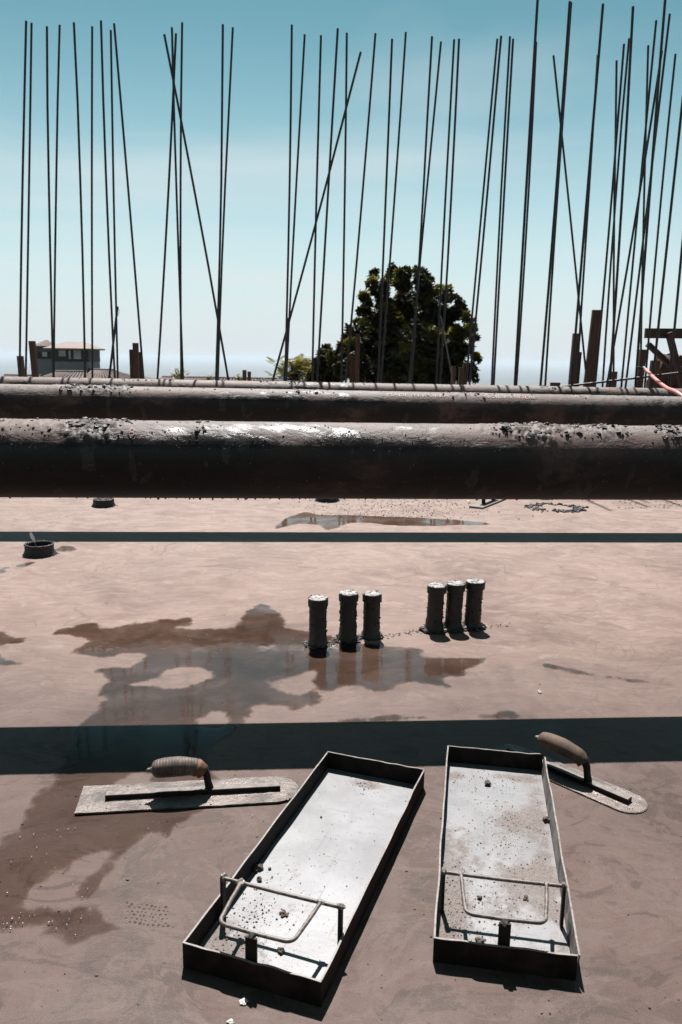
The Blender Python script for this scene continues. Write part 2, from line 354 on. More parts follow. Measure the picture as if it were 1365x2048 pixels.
def m_leaf(name, c1, c2, trans):
    t = MT(name); r_ = t.attr('tone')
    c = t.mix(r_, c1, c2); t.fin(c, .45)
    tl = t.n.new('ShaderNodeBsdfTranslucent'); t.link(t.mix(1.0, c, trans, 'MULTIPLY'), tl.inputs[0])
    a = t.n.new('ShaderNodeMixShader'); a.inputs[0].default_value = .35
    t.link(t.b.outputs[0], a.inputs[1]); t.link(tl.outputs[0], a.inputs[2]); t.link(a.outputs[0], t.out.inputs[0])
    return t.m
def m_wood(name, c1, c2):
    t = MT(name)
    n = t.noise(9, 5, .6, .6, t.coord((9, 9, .7))); k = t.noise(3, 3)
    return t.fin(t.mix(t.ramp(n, .3, .7), c1, c2), .75, normal=t.bump(n, .4, .003))
def m_terrain():
    t = MT('hill_and_plain')
    n = t.noise(.002, 9, .62); k = t.noise(.35, 6, .7); far = t.noise(.006, 5, .75)
    y = t.xyz()[1]
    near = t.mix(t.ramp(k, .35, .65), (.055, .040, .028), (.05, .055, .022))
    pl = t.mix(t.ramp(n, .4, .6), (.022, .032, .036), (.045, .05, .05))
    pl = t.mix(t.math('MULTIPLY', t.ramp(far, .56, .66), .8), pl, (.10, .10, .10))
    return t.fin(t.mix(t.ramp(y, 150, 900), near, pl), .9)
def m_tile():
    t = MT('roof_tile')
    n = t.noise(1.2, 5, .6); k = t.voro(5)
    return t.fin(t.mix(t.ramp(n, .35, .65), (.030, .014, .0105), (.068, .036, .028)), .8)

M = dict(
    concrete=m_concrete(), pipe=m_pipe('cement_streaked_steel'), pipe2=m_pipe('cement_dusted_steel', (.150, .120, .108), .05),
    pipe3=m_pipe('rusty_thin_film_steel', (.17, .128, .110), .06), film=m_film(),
    mudpale=m_simple('dried_concrete_spatter', (.09, .075, .066), (.19, .17, .157), 90, .8, .003),
    muddark=m_simple('dark_mud', (.008, .0065, .006), (.024, .018, .015), 60, .65, .003),
    stub=m_simple('mud_coated_plastic', (.006, .005, .0045), (.018, .014, .012), 45, .6, .003),
    captop=m_simple('cement_smeared_cap', (.05, .043, .038), (.34, .325, .31), 60, .7, .002),
    pan=m_pan(), wall=m_simple('tray_side_steel', (.005, .004, .0035), (.024, .016, .013), 26, .7, .002, spec=.15),
    wallpale=m_simple('cement_crusted_tray_side', (.035, .029, .026), (.17, .155, .143), 34, .75, .003),
    rim=m_simple('bare_steel_edge', (.09, .075, .065), (.17, .152, .137), 90, .5, .001),
    rod=m_simple('dusty_steel_rod', (.045, .033, .027), (.15, .125, .11), 110, .5, .001),
    blade=m_blade(), grip=m_grip(), cork=m_cork(), iron=m_simple('dark_cast_iron', (.006, .005, .0045), (.020, .015, .012), 50, .65, .002, spec=.2),
    rebar=m_simple('rebar_steel', (.006, .0055, .0055), (.016, .012, .011), 30, .55, .001),
    stake=m_wood('stake_wood', (.044, .020, .0125), (.095, .043, .026)), timber=m_wood('timber_red_brown', (.020, .008, .006), (.048, .020, .014)),
    ferrule=m_simple('orange_rust', (.05, .024, .012), (.17, .075, .03), 70, .75, .001),
    crumb=m_simple('concrete_crumb', (.030, .022, .017), (.10, .075, .06), 120, .85, .002),
    chip=m_simple('white_chip', (.35, .33, .31), (.48, .46, .44), 100, .7, .001),
    hose=m_simple('pink_rubber', (.40, .13, .11), (.48, .18, .155), 40, .5, .001), metal=m_simple('zinc', (.25, .24, .24), (.35, .34, .34), 60, .35, .001, .8),
    soil=m_simple('brown_soil', (.035, .018, .012), (.11, .055, .036), 14, .9, .02),
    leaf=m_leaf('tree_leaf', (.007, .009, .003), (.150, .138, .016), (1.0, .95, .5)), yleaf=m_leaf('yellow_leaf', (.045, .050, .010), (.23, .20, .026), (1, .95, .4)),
    bark=m_simple('bark', (.008, .006, .005), (.020, .015, .011), 14, .9, .01),
    terrain=m_terrain(), tile=m_tile(), plaster=m_simple('grey_plaster', (.13, .15, .17), (.17, .19, .21), 2, .9, .002),
    trim=m_simple('dark_window_trim', (.014, .012, .012), (.024, .020, .019), 4, .7, .002),
    pane=m_simple('window_glass', (.24, .28, .30), (.42, .45, .47), .9, .12, .0, 0.0, bs=0.0),  # pale sky reflection put into the glass colour
    roofmetal=m_simple('weathered_flat_roof_tile', (.14, .105, .09), (.19, .15, .132), 3, .8, .01),
    letter=m_simple('faded_pink_paint', (.26, .17, .15), (.40, .29, .26), 160, .7, .001), redmark=m_simple('faded_red_paint', (.12, .05, .04), (.20, .09, .07), 120, .6, .001),
    flag=m_simple('pale_flag_plastic', (.20, .19, .21), (.33, .32, .34), 60, .6, .001),
    footing=m_simple('rough_footing_concrete', (.10, .085, .075), (.18, .15, .135), 8, .9, .01),
)
ft = MT('flag_film'); ft.fin((.30, .29, .31), .5); ftl = ft.n.new('ShaderNodeBsdfTranslucent'); ftl.inputs[0].default_value = (.62, .60, .62, 1); fmx = ft.n.new('ShaderNodeMixShader'); fmx.inputs[0].default_value = .6
ft.link(ft.b.outputs[0], fmx.inputs[1]); ft.link(ftl.outputs[0], fmx.inputs[2]); ft.link(fmx.outputs[0], ft.out.inputs[0]); M['flag'] = ft.m
tb = MT('water_bead'); M['bead'] = tb.fin((.10, .085, .075), .06)
tb = MT('foam'); M['foam'] = tb.fin((.30, .28, .265), .12)

# ------------------------------------------------------------------ the setting
def terrain():
    mb = MB(); rs = [0.0]; r_ = 4.0
    while r_ < 39000: rs.append(r_); r_ *= 1.13
    rs.append(39000.0); na = 144; k = len(rs)
    def hz(x, y):
        f = max(0, y - 9.2)
        z = -.45
        if f > 0: z = -.45 - 1.1 * sstep(0, 1.2, f) - .2 * max(0, min(f, 220)) - 104 * sstep(200, 1800, f)
        b = max(0, -y - 7)
        if b > 0: z += .32 * min(b, 22) + .05 * max(0, min(b - 22, 80))
        s = max(0, abs(x) - 12)
        if y <= 9.2 and s > 0: z -= .12 * min(s, 30) * (1 if b == 0 else .2)
        rr = math.hypot(x, y); w = sstep(400, 2200, rr)
        z = z * (1 - w) + w * -150
        if rr > 12: z += min(1.0, (rr - 12) / 40) * .8 * mn.noise(Vector((x * .06, y * .06, 0)))
        if rr > 9000 and y > 0: z += 14 * max(0, mn.noise(Vector((x * .0003, y * .0003, 4.)))) 
        return z
    vs = [(0, 0, -.45)]
    for r_ in rs[1:]:
        for j in range(na):
            a = 2 * PI * j / na; x, y = r_ * math.cos(a), r_ * math.sin(a); vs.append((x, y, hz(x, y)))
    fs = [(0, 1 + j, 1 + (j + 1) % na) for j in range(na)]
    for i in range(k - 2):
        b0, b1 = 1 + i * na, 1 + (i + 1) * na
        fs += [(b0 + j, b1 + j, b1 + (j + 1) % na, b0 + (j + 1) % na) for j in range(na)]
    mb.add(vs, fs); tag(mb.build('terrain', M['terrain'], smooth=True), kind='structure')
    return hz
HZ = terrain()
def base_z(x, y): return HZ(x, y) - .15

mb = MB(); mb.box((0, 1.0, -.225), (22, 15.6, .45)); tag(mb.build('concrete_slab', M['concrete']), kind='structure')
mb = MB()
nx = 60
vs = []; 
for i in range(nx + 1):
    x = -9 + 18 * i / nx
    for yy, zz in ((6.62, .002), (6.64, .49), (7.66, .50), (7.70, .002)): vs.append((x, yy + .05 * x + random.uniform(-.01, .01), zz + (random.uniform(-.008, .008) if zz > .01 else 0)))
mb.add(vs, [(i * 4 + j, (i + 1) * 4 + j, (i + 1) * 4 + j + 1, i * 4 + j + 1) for i in range(nx) for j in range(3)] + [(0, 1, 2, 3), tuple(nx * 4 + j for j in (3, 2, 1, 0))])
tag(mb.build('concrete_footing', M['footing']), 'low rough concrete footing behind the farthest pipe that the bars rise from', 'footing')

# ---- puddles: sheets of water with their own ragged outlines
def cat(poly, k=6):
    P = np.array(poly, float); n = len(P); out = []
    for i in range(n):
        a, b, c, d = P[i - 1], P[i], P[(i + 1) % n], P[(i + 2) % n]
        for q in range(k):
            t = q / k; out.append(.5 * ((2 * b) + (-a + c) * t + (2 * a - 5 * b + 4 * c - d) * t * t + (-a + 3 * b - 3 * c + d) * t ** 3))
    return np.array(out)
def sdist(X, Y, poly):
    n = len(poly); best = np.full(X.shape, 1e9); ins = np.zeros(X.shape, bool)
    for i in range(n):
        ax, ay = poly[i - 1]; bx, by = poly[i]; dx, dy = bx - ax, by - ay; l2 = dx * dx + dy * dy + 1e-15
        t = np.clip(((X - ax) * dx + (Y - ay) * dy) / l2, 0, 1)
        best = np.minimum(best, (X - ax - t * dx) ** 2 + (Y - ay - t * dy) ** 2)
        c = ((ay > Y) != (by > Y)); 
        with np.errstate(divide='ignore', invalid='ignore'):
            ins ^= c & (X < (bx - ax) * (Y - ay) / (by - ay + 1e-18) + ax)
    return np.where(ins, 1, -1) * np.sqrt(best)
def puddle(outer, holes=(), step=.008, z=.002):
    W2 = lambda pl: np.array([tuple(at(x, y))[:2] for x, y in cat(pl)])
    o = W2(outer); lo, hi = o.min(0) - .02, o.max(0) + .02
    nx, ny = [max(4, int(q)) for q in (hi - lo) / step]
    gx = np.linspace(lo[0], hi[0], nx); gy = np.linspace(lo[1], hi[1], ny); X, Y = np.meshgrid(gx, gy)
    d = sdist(X, Y, o)
    d = d + np.array([.010 * mn.noise(Vector((a * 14, b * 14, 2))) + .006 * mn.noise(Vector((a * 37, b * 37, 5))) for a, b in zip(X.ravel(), Y.ravel())]).reshape(X.shape)
    for h_ in holes: d = np.minimum(d, -sdist(X, Y, W2(h_)))
    keep = (d > -.03); cell = keep[:-1, :-1] | keep[1:, :-1] | keep[:-1, 1:] | keep[1:, 1:]
    idx = -np.ones(X.shape, int); jj, ii = np.nonzero(cell)
    use = np.zeros(X.shape, bool)
    for a, b in ((0, 0), (0, 1), (1, 0), (1, 1)): use[jj + a, ii + b] = True
    idx[use] = np.arange(use.sum())
    me = bpy.data.meshes.new('puddle')
    me.from_pydata(np.stack([X[use], Y[use], np.full(use.sum(), z)], 1).tolist(), [], np.stack([idx[jj, ii], idx[jj, ii + 1], idx[jj + 1, ii + 1], idx[jj + 1, ii]], 1).tolist())
    at_ = me.attributes.new('depth', 'FLOAT', 'POINT'); at_.data.foreach_set('value', d[use].astype(np.float32))
    me.materials.append(M['film']); ob = bpy.data.objects.new('puddle', me); COL.objects.link(ob); tag(ob, kind='structure')
puddle([(95, 1271), (123, 1259), (190, 1244), (215, 1256), (287, 1244), (377, 1236), (382, 1249), (359, 1256), (436, 1257), (474, 1249), (487, 1226), (520, 1209), (544, 1216), (572, 1236),
        (582, 1257), (615, 1262), (650, 1268), (700, 1282), (780, 1292), (843, 1299), (855, 1314), (967, 1317), (955, 1332), (926, 1352), (887, 1361), (905, 1375), (814, 1367), (766, 1385), (701, 1373), (660, 1385),
        (626, 1380), (648, 1391), (640, 1405), (590, 1424), (552, 1412), (513, 1413), (495, 1439), (470, 1462), (420, 1502), (430, 1550), (480, 1562), (470, 1600), (415, 1619), (373, 1642), (348, 1663), (338, 1695), (330, 1694), (327, 1674), (302, 1668),
        (274, 1695), (239, 1723), (207, 1758), (179, 1790), (158, 1793), (156, 1783), (190, 1747), (213, 1716), (207, 1707), (176, 1709), (148, 1730), (141, 1742), (116, 1744), (84, 1772), (42, 1807), (80, 1812), (190, 1816), (214, 1842), (262, 1853), (258, 1860), (225, 1867), (176, 1885),
        (141, 1892), (137, 1878), (109, 1860), (70, 1862), (21, 1863), (-20, 1850), (-70, 1800), (-50, 1720), (0, 1690), (42, 1647), (60, 1600), (95, 1570), (115, 1545), (130, 1500), (161, 1452), (192, 1421), (210, 1400), (197, 1385), (220, 1360), (190, 1341), (220, 1334), (256, 1334), (287, 1313), (256, 1308), (205, 1316),
        (154, 1308), (146, 1298), (180, 1283), (133, 1272)],
       holes=[[(267, 1370), (318, 1359), (338, 1341), (385, 1336), (426, 1352), (390, 1367), (354, 1377), (308, 1371)], [(395, 1449), (426, 1426), (451, 1431), (446, 1456)],
              [(533, 1359), (549, 1364), (628, 1345), (620, 1365), (626, 1375), (597, 1390), (549, 1375)], [(238, 1572), (262, 1550), (296, 1552), (302, 1574)]])
puddle([(548, 1056), (575, 1035), (610, 1025), (640, 1030), (690, 1030), (760, 1033), (850, 1036), (950, 1043), (980, 1050), (880, 1052), (800, 1052), (720, 1046), (690, 1050), (675, 1058), (650, 1060), (640, 1052), (600, 1048), (562, 1057)], step=.014)
for pl in ([(108, 1099), (125, 1092), (153, 1094), (150, 1102), (115, 1103)], [(35, 1132), (60, 1124), (72, 1126), (50, 1134)], [(-20, 1258), (25, 1272), (70, 1280), (20, 1290), (-20, 1292)],
           [(-20, 1300), (20, 1320), (55, 1325), (30, 1331), (-20, 1328)], [(1085, 1333), (1115, 1331), (1188, 1350), (1150, 1350)], [(1215, 1355), (1240, 1355), (1300, 1364), (1260, 1365)],
           [(960, 1430), (1020, 1425), (1045, 1437), (970, 1439)], [(680, 1440), (760, 1432), (850, 1434), (830, 1441), (700, 1446)], [(210, 1205), (222, 1203), (216, 1209)], [(-5, 1142), (12, 1134), (18, 1138), (0, 1150)]):
    puddle(pl, step=.009)

# ------------------------------------------------------------------ steel pipes across the slab
RP = .0955
def pipe(label, mat, cx, cz, slope, tilt, blobs, x0=-1.15, x1=1.15, step=.003, n=96, seed=0, amp0=.0006):
    root = thing('steel_pipe', label, 'pipe', (0, cx, cz), math.atan(slope), 'long steel pipes crossing above the slab')
    root.rotation_euler = (0, math.atan(-tilt), math.atan(slope))
    xs = [-5.2, -4.2, -3.2, -2.2, -1.7] if x0 > -1.5 else [-5.2, -4.4, -3.6]
    xs = [q for q in xs if q < x0 - .05]; k = int((x1 - x0) / step); xs = xs + [x0 + i * (x1 - x0) / k for i in range(k + 1)] + [-q for q in reversed(xs)]
    vs = []; cv = []
    for x in xs:
        bl = [b for b in blobs if b[0] - .06 < x < b[1] + .06]
        for j in range(n):
            th = 2 * PI * j / n; dg = math.degrees(th); d = 0.
            if x0 <= x <= x1 and (dg < 130 or dg > 340):
                p = Vector((x * 9 + seed, math.cos(th) * 1.0, math.sin(th) * 1.0))
                d = amp0 * mn.noise(p * 3) 
                for b in bl:
                    jitx = .03 * mn.noise(p * .8 + Vector((9, 0, 0)))
                    mk = sstep(b[0] - .02, b[0] + .03, x + jitx) * sstep(b[1] + .02, b[1] - .03, x + jitx) * sstep(b[2] - 8, b[2] + 8, dg + 300 * jitx) * sstep(b[3] + 8, b[3] - 8, dg)
                    if mk > 0:
                        f1 = 1 - abs(mn.noise(p * 2.3 + Vector((0, 5, 0)))) * 2; f2 = mn.noise(p * 7); f3 = mn.noise(p * 17)
                        d += mk * b[4] * .62 * max(0, .45 * f1 + .75 * f2 + .55 * f3 - .02)
            rr = RP + d; cv.append(max(0, d - amp0) / .006)
            vs.append((x, -rr * math.cos(th), rr * math.sin(th)))
    K = len(xs)
    fs = [(i * n + j, i * n + (j + 1) % n, (i + 1) * n + (j + 1) % n, (i + 1) * n + j) for i in range(K - 1) for j in range(n)]
    fs += [tuple(range(n)), tuple((K - 1) * n + j for j in range(n - 1, -1, -1))]
    o = MB().add(vs, fs).build('shell', mat, root, smooth=True)
    a_ = o.data.attributes.new('crust', 'FLOAT', 'POINT'); a_.data.foreach_set('value', cv)
    return root
def on_pipe(x, deg, h=0.): 
    a = R(deg); return Vector((x, -(RP + h) * math.cos(a), (RP + h) * math.sin(a)))
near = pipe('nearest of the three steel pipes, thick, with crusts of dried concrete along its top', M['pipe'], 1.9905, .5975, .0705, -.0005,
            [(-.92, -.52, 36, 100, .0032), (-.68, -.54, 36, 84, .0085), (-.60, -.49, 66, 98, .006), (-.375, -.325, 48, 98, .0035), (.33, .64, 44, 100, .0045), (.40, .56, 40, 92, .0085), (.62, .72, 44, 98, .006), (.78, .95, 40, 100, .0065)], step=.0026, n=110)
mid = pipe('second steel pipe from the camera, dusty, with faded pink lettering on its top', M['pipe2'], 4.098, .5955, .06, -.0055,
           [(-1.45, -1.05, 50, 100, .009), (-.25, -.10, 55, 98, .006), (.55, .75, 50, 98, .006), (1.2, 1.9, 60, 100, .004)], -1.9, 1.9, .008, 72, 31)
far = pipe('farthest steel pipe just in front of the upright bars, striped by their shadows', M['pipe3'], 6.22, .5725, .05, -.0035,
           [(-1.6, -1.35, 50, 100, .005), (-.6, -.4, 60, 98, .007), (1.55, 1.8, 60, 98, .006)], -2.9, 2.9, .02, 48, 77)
def crusts(root, specs, mat, name='dried_mud', sub=1):
    mb = MB()
    for x0, x1, d0, d1, cnt, r0, r1 in specs:
        for _ in range(cnt):
            x = random.uniform(x0, x1); dg = random.uniform(d0, d1); r_ = random.uniform(r0, r1) * random.random() ** .6
            mb.lump(on_pipe(x, dg, r_ * .15), max(r_, .0012), sub, .6, .6)
    tag(mb.build(name, mat, root), kind='stuff')
crusts(near, [(-.9, -.5, 40, 98, 140, .002, .005), (-.66, -.52, 60, 98, 46, .004, .011), (-.36, -.33, 50, 98, 26, .002, .006), (.36, .62, 45, 100, 130, .002, .006), (.40, .52, 55, 98, 24, .004, .012), (.62, .72, 50, 95, 40, .003, .008), (.78, .9, 45, 100, 46, .003, .010), (-.85, .9, 35, 100, 200, .001, .0026)], M['muddark'])
crusts(mid, [(-1.4, -1.05, 45, 98, 120, .003, .012), (-.25, -.12, 55, 98, 30, .003, .010), (.5, .75, 50, 98, 40, .003, .008), (-1.8, 1.8, 55, 100, 200, .002, .005)], M['muddark'])
crusts(far, [(-.65, -.3, 55, 100, 50, .004, .012), (-1.7, -1.3, 60, 100, 40, .004, .010), (1.5, 1.8, 60, 98, 30, .004, .012), (-2.6, 2.6, 60, 100, 120, .002, .006)], M['muddark'])
mb = MB()
for px_ in [30, 48, 120, 160, 180, 285, 305, 318, 330, 345, 372, 385, 400, 420, 437, 470, 486, 497, 511, 540, 558, 600, 612, 655, 690, 730, 800, 905, 960, 1050, 1120, 1205, 1280, 1330]:
    x = (px_ - 682 + random.uniform(-6, 6)) / 1593 * 1.98; r_ = random.uniform(.0014, .0032)
    mb.lump(on_pipe(x, -86 + random.uniform(-3, 3), r_ * .3), r_, 1, 1.25, .1)
tag(mb.build('water_drops', M['bead'], near, smooth=True), kind='stuff')
mb = MB()
for x0, x1, d0, d1, cnt in ((-.82, -.72, 15, 32, 16), (-.42, .5, 20, 40, 60), (-.45, -.1, -84, -70, 40), (-.1, .9, -82, -20, 50)):
    for _ in range(cnt):
        r_ = random.uniform(.0007, .002); mb.lump(on_pipe(random.uniform(x0, x1), random.uniform(d0, d1), 0), r_, 1, .8, .15)
tag(mb.build('clinging_droplets', M['bead'], near, smooth=True), kind='stuff')
def lettering(root, text, x, deg, size, mat, stretch=1.25):
    cu = bpy.data.curves.new('t', 'FONT'); cu.body = text; cu.size = size; cu.offset = 0; cu.resolution_u = 3
    to = bpy.data.objects.new('t', cu); COL.objects.link(to); dg = bpy.context.evaluated_depsgraph_get()
    me = bpy.data.meshes.new_from_object(to.evaluated_get(dg)); bpy.data.objects.remove(to)
    for v in me.vertices:
        p = on_pipe(x + v.co.x * stretch, deg + math.degrees(v.co.y / RP), .0016); v.co = p
    me.name = 'lettering'; me.materials.clear(); me.materials.append(mat)
    o = bpy.data.objects.new('lettering', me); COL.objects.link(o); o.parent = root
lettering(mid, 'MADE IN KOREA', .215, 50, .034, M['letter']); lettering(mid, 'NO', .71, 50, .034, M['letter']); lettering(mid, 'IDP3383D8', .775, 50, .034, M['letter'])
lettering(near, '8', -.515, 42, .036, M['redmark'], 1.0)
# timber cribs that carry the pipe ends, beyond the frame
def crib(x, root, label):
    c = root.matrix_basis @ Vector((x, 0, 0)); top = c.z - RP * 1.0 / math.cos(math.atan(.06)) - .001
    t = thing('timber_crib', label, 'cribbing', (c.x, c.y, 0), root.rotation_euler.z, 'timber cribs carrying the pipe ends')
    h_ = top / 4
    for k in range(4):
        for s in (-1, 1):
            mb = MB(); mb.box((0, s * .17, h_ * (k + .5)) if k % 2 == 0 else (s * .17, 0, h_ * (k + .5)), (.44, .1, h_) if k % 2 == 0 else (.1, .44, h_), jit=.0005); mb.build('timber', M['stake'], t)
    mb = MB(); mb.box((0, 0, h_ * 3.5 - .0004), (.09, .44, h_ - .001)); mb.build('timber', M['stake'], t)
for rt_, nm in ((near, 'nearest'), (mid, 'second'), (far, 'farthest')):
    crib(-4.0, rt_, 'stacked timber crib under the left end of the %s pipe' % nm); crib(4.0, rt_, 'stacked timber crib under the right end of the %s pipe' % nm)

# ------------------------------------------------------------------ capped pipe stubs
STUB = [(-.064, 2.284, .149, 0, .0, 'leftmost of the six capped pipe stubs, standing in the puddle'), (.027, 2.334, .151, .0, .0, 'second capped pipe stub from the left, middle of the wider spaced trio'),
        (.100, 2.363, .142, .0, .0, 'third capped pipe stub from the left, at the right end of the wider spaced trio'), (.302, 2.432, .151, .035, 0, 'fourth capped pipe stub from the left, leaning, first of the tight trio'),
        (.366, 2.452, .153, .03, .0, 'capped pipe stub in the middle of the tight trio'), (.431, 2.471, .156, .03, 0, 'rightmost of the six capped pipe stubs, crusted with mud')]
for i, (x, y, hgt, lean, _, lab) in enumerate(STUB):
    t = thing('capped_pipe_stub', lab, 'pipe stub', (x, y, 0), random.uniform(0, 6), 'capped pipe stubs rising from the slab')
    sv = Vector((i * 7.3, 3, 1)); lx, ly = lean * math.cos(-t.rotation_euler.z), lean * math.sin(-t.rotation_euler.z)
    rb = .0255; rc = .0300 if i < 5 else .031
    def jt(a, z, k, f=1.0):
        q = Vector((math.cos(a) * 1.2, math.sin(a) * 1.2, z * 30)) + sv
        base = sstep(.055, .0, z)
        return f * (.0020 * mn.noise(q * 2.2) + .0015 * mn.noise(q * 6)) + base * (.001 + .008 * max(0, mn.noise(q * 1.4) + .2) + .003 * mn.noise(q * 5))
    prof = [(rb + .006 * sstep(.02, 0, z) * (.6 if i < 3 else 1.0), z) for z in [hgt * .92 * k / 26 for k in range(27)]]
    mb = MB(); mb.lathe(prof, 30, jt); mb.v = [(p[0] + lx * p[2], p[1] + ly * p[2], p[2]) for p in mb.v]; mb.build('pipe', M['stub'], t, smooth=True)
    ch = .027
    prof = [(rc - .003, hgt - ch), (rc, hgt - ch + .002), (rc, hgt - .014), (rc, hgt - .004), (rc - .0012, hgt - .0012)]
    mb = MB(); mb.lathe(prof, 34, lambda a, z, k: jt(a, .5 + z, k, .45)); mb.v = [(p[0] + lx * p[2], p[1] + ly * p[2], p[2]) for p in mb.v]; cp = mb.build('cap', M['stub'], t, auto=40)
    mb = MB(); mb.lathe([(rc - .001, hgt - .0016), (rc - .0028, hgt + .0006), (rc * .6, hgt + .0012), (rc * .2, hgt + .001)], 30, lambda a, z, k: .0012 * mn.noise(Vector((math.cos(a) * 3, math.sin(a) * 3, k)) + sv))
    mb.v = [(p[0] + lx * p[2], p[1] + ly * p[2], p[2] + .0008 * mn.noise(Vector((p[0] * 200, p[1] * 200, i)))) for p in mb.v]; mb.build('cement_smear', M['captop'], cp, smooth=True)
    mb = MB()
    for _ in range(14):
        a = random.uniform(0, 6.28); q = random.random() ** .5 * rc * .98; r_ = random.uniform(.001, .0038)
        mb.lump((q * math.cos(a) + lx * hgt, q * math.sin(a) + ly * hgt, hgt + .0012), r_, 1, .4, .7)
    for _ in range(34 if i < 3 else 60):
        a = random.uniform(0, 6.28); q = rb + random.uniform(.0, .016); r_ = random.uniform(.002, .008 if i < 3 else .011)
        mb.lump((q * math.cos(a), q * math.sin(a), r_ * .3), r_, 1, .8, .7)
    for _ in range(70):
        a = random.uniform(0, 6.28); z = hgt * random.random() ** 1.5 * .95; r_ = random.uniform(.0008, .0034)
        q = (rb + .001) if z < hgt - ch else rc
        mb.lump((q * math.cos(a) + lx * z, q * math.sin(a) + ly * z, z), r_, 0, 1.0, .5)
    tag(mb.build('mud_clots', M['muddark'], t), kind='stuff')
mb = MB()
def strew(x0, y0, x1, y1, n_, w, r0, r1):
    for _ in range(n_):
        q = random.random(); r_ = random.uniform(r0, r1) * random.random() ** .7
        mb.lump((x0 + (x1 - x0) * q + random.gauss(0, w), y0 + (y1 - y0) * q + random.gauss(0, w) + .004 * math.sin(q * 40), r_ * .15), max(r_, .0008), 1, .5, .6)
strew(-.20, 2.29, -.07, 2.30, 60, .007, .001, .005); strew(-.06, 2.30, .13, 2.37, 110, .012, .002, .009); strew(.13, 2.36, .30, 2.45, 120, .011, .001, .005); strew(.27, 2.43, .46, 2.48, 130, .012, .003, .010); strew(.46, 2.47, .56, 2.50, 40, .012, .001, .004)
tag(mb.build('mud_crumbs', M['muddark']), 'line of dark mud crumbs on the slab between the capped pipe stubs', 'mud', kind='stuff')

# ------------------------------------------------------------------ things on the far strip of slab
def ring(name, label, px_, py_, r_, hgt, fill, wallt=.009):
    p = at(px_, py_); t = thing(name, label, 'pipe sleeve', (p.x, p.y, 0), 0, 'low pipe sleeves in the far strip of slab')
    sv = Vector((px_, py_, 0)) * .1
    j = lambda a, z, k: .0022 * mn.noise(Vector((math.cos(a) * 2, math.sin(a) * 2, z * 40)) + sv) + .008 * sstep(.02, 0, z) * (1 + mn.noise(Vector((math.cos(a) * 1.5, math.sin(a) * 1.5, 3)) + sv))
    mb = MB(); mb.lathe([(r_ + .004, 0), (r_ + .001, hgt * .2), (r_, hgt * .5), (r_, hgt * .93), (r_ - .002, hgt), (r_ - wallt, hgt), (r_ - wallt - .001, hgt * .85), (r_ - wallt - .001, .004)], 40, j, capt=False); mb.build('sleeve_wall', M['stub'], t, smooth=True)
    mb = MB(); mb.lathe([(r_ - wallt * .9, hgt * (.88 if fill else .12)), (r_ * .5, hgt * (.93 if fill else .12)), (r_ * .1, hgt * (.9 if fill else .12))], 30, lambda a, z, k: .003 * mn.noise(Vector((a * 2, k, px_)))); mb.build('filling', M['crumb'] if fill else M['muddark'], t, smooth=True)
    mb = MB()
    for _ in range(70):
        a = random.uniform(0, 6.28); q = r_ * random.uniform(.75 if not fill else .2, 1.02); mb.lump((q * math.cos(a), q * math.sin(a), hgt * (1.0 if (fill or q > r_ - wallt) else .14)), random.uniform(.001, .005), 1, .6, .6)
    for _ in range(40):
        a = random.uniform(0, 6.28); q = r_ * random.gauss(1.12, .10); mb.lump((q * math.cos(a), q * math.sin(a), .001), random.uniform(.001, .004), 0, .6, .6)
    tag(mb.build('mud_clots', M['muddark'], t), kind='stuff'); return t
ring('pipe_sleeve', 'low mud filled pipe sleeve just below the nearest pipe, far left', 208, 1012, .058, .042, True)
ring('pipe_sleeve', 'open black pipe sleeve with a small marker flag beside it', 80, 1109, .060, .048, False, .006)
ring('pipe_sleeve', 'low black pipe sleeve half hidden under the nearest pipe near the middle', 655, 1001, .065, .05, True)
ring('pipe_sleeve', 'low dark pipe sleeve peeking out under the nearest pipe, right of middle', 1085, 996, .05, .05, True)
p = at(66, 1101, .0); q = atY(73, 1092, p.y + .045); q2 = atY(64, 1073, p.y + .045)
t = thing('marker_flag', 'small pale marker flag on a wire standing in the open pipe sleeve', 'flag', (at(80, 1109).x - .02, at(80, 1109).y + .02, .004))
L = lambda v: Vector(v) - t.location
top = atY(63, 1064, t.location.y); fb = atY(72, 1091, t.location.y)
mb = MB(); mb.tube([(0, 0, 0), L(fb), L(atY(66, 1074, t.location.y))], .0009, 5); mb.build('wire', M['metal'], t)
mb = MB(); c1 = [L(atY(x, y, t.location.y + dy)) for x, y, dy in ((59, 1067, 0), (63, 1064, .004), (70, 1076, .003), (71, 1087, .001), (66, 1083, -.002), (61, 1074, -.002))]
mb.add(c1 + [v + Vector((0, .0008, 0)) for v in c1], [(0, 1, 2, 5), (5, 2, 3, 4), (6, 11, 8, 7), (11, 10, 9, 8)] + [(i, (i + 1) % 6, 6 + (i + 1) % 6, 6 + i) for i in range(6)]); mb.build('flag_sheet', M['flag'], t)
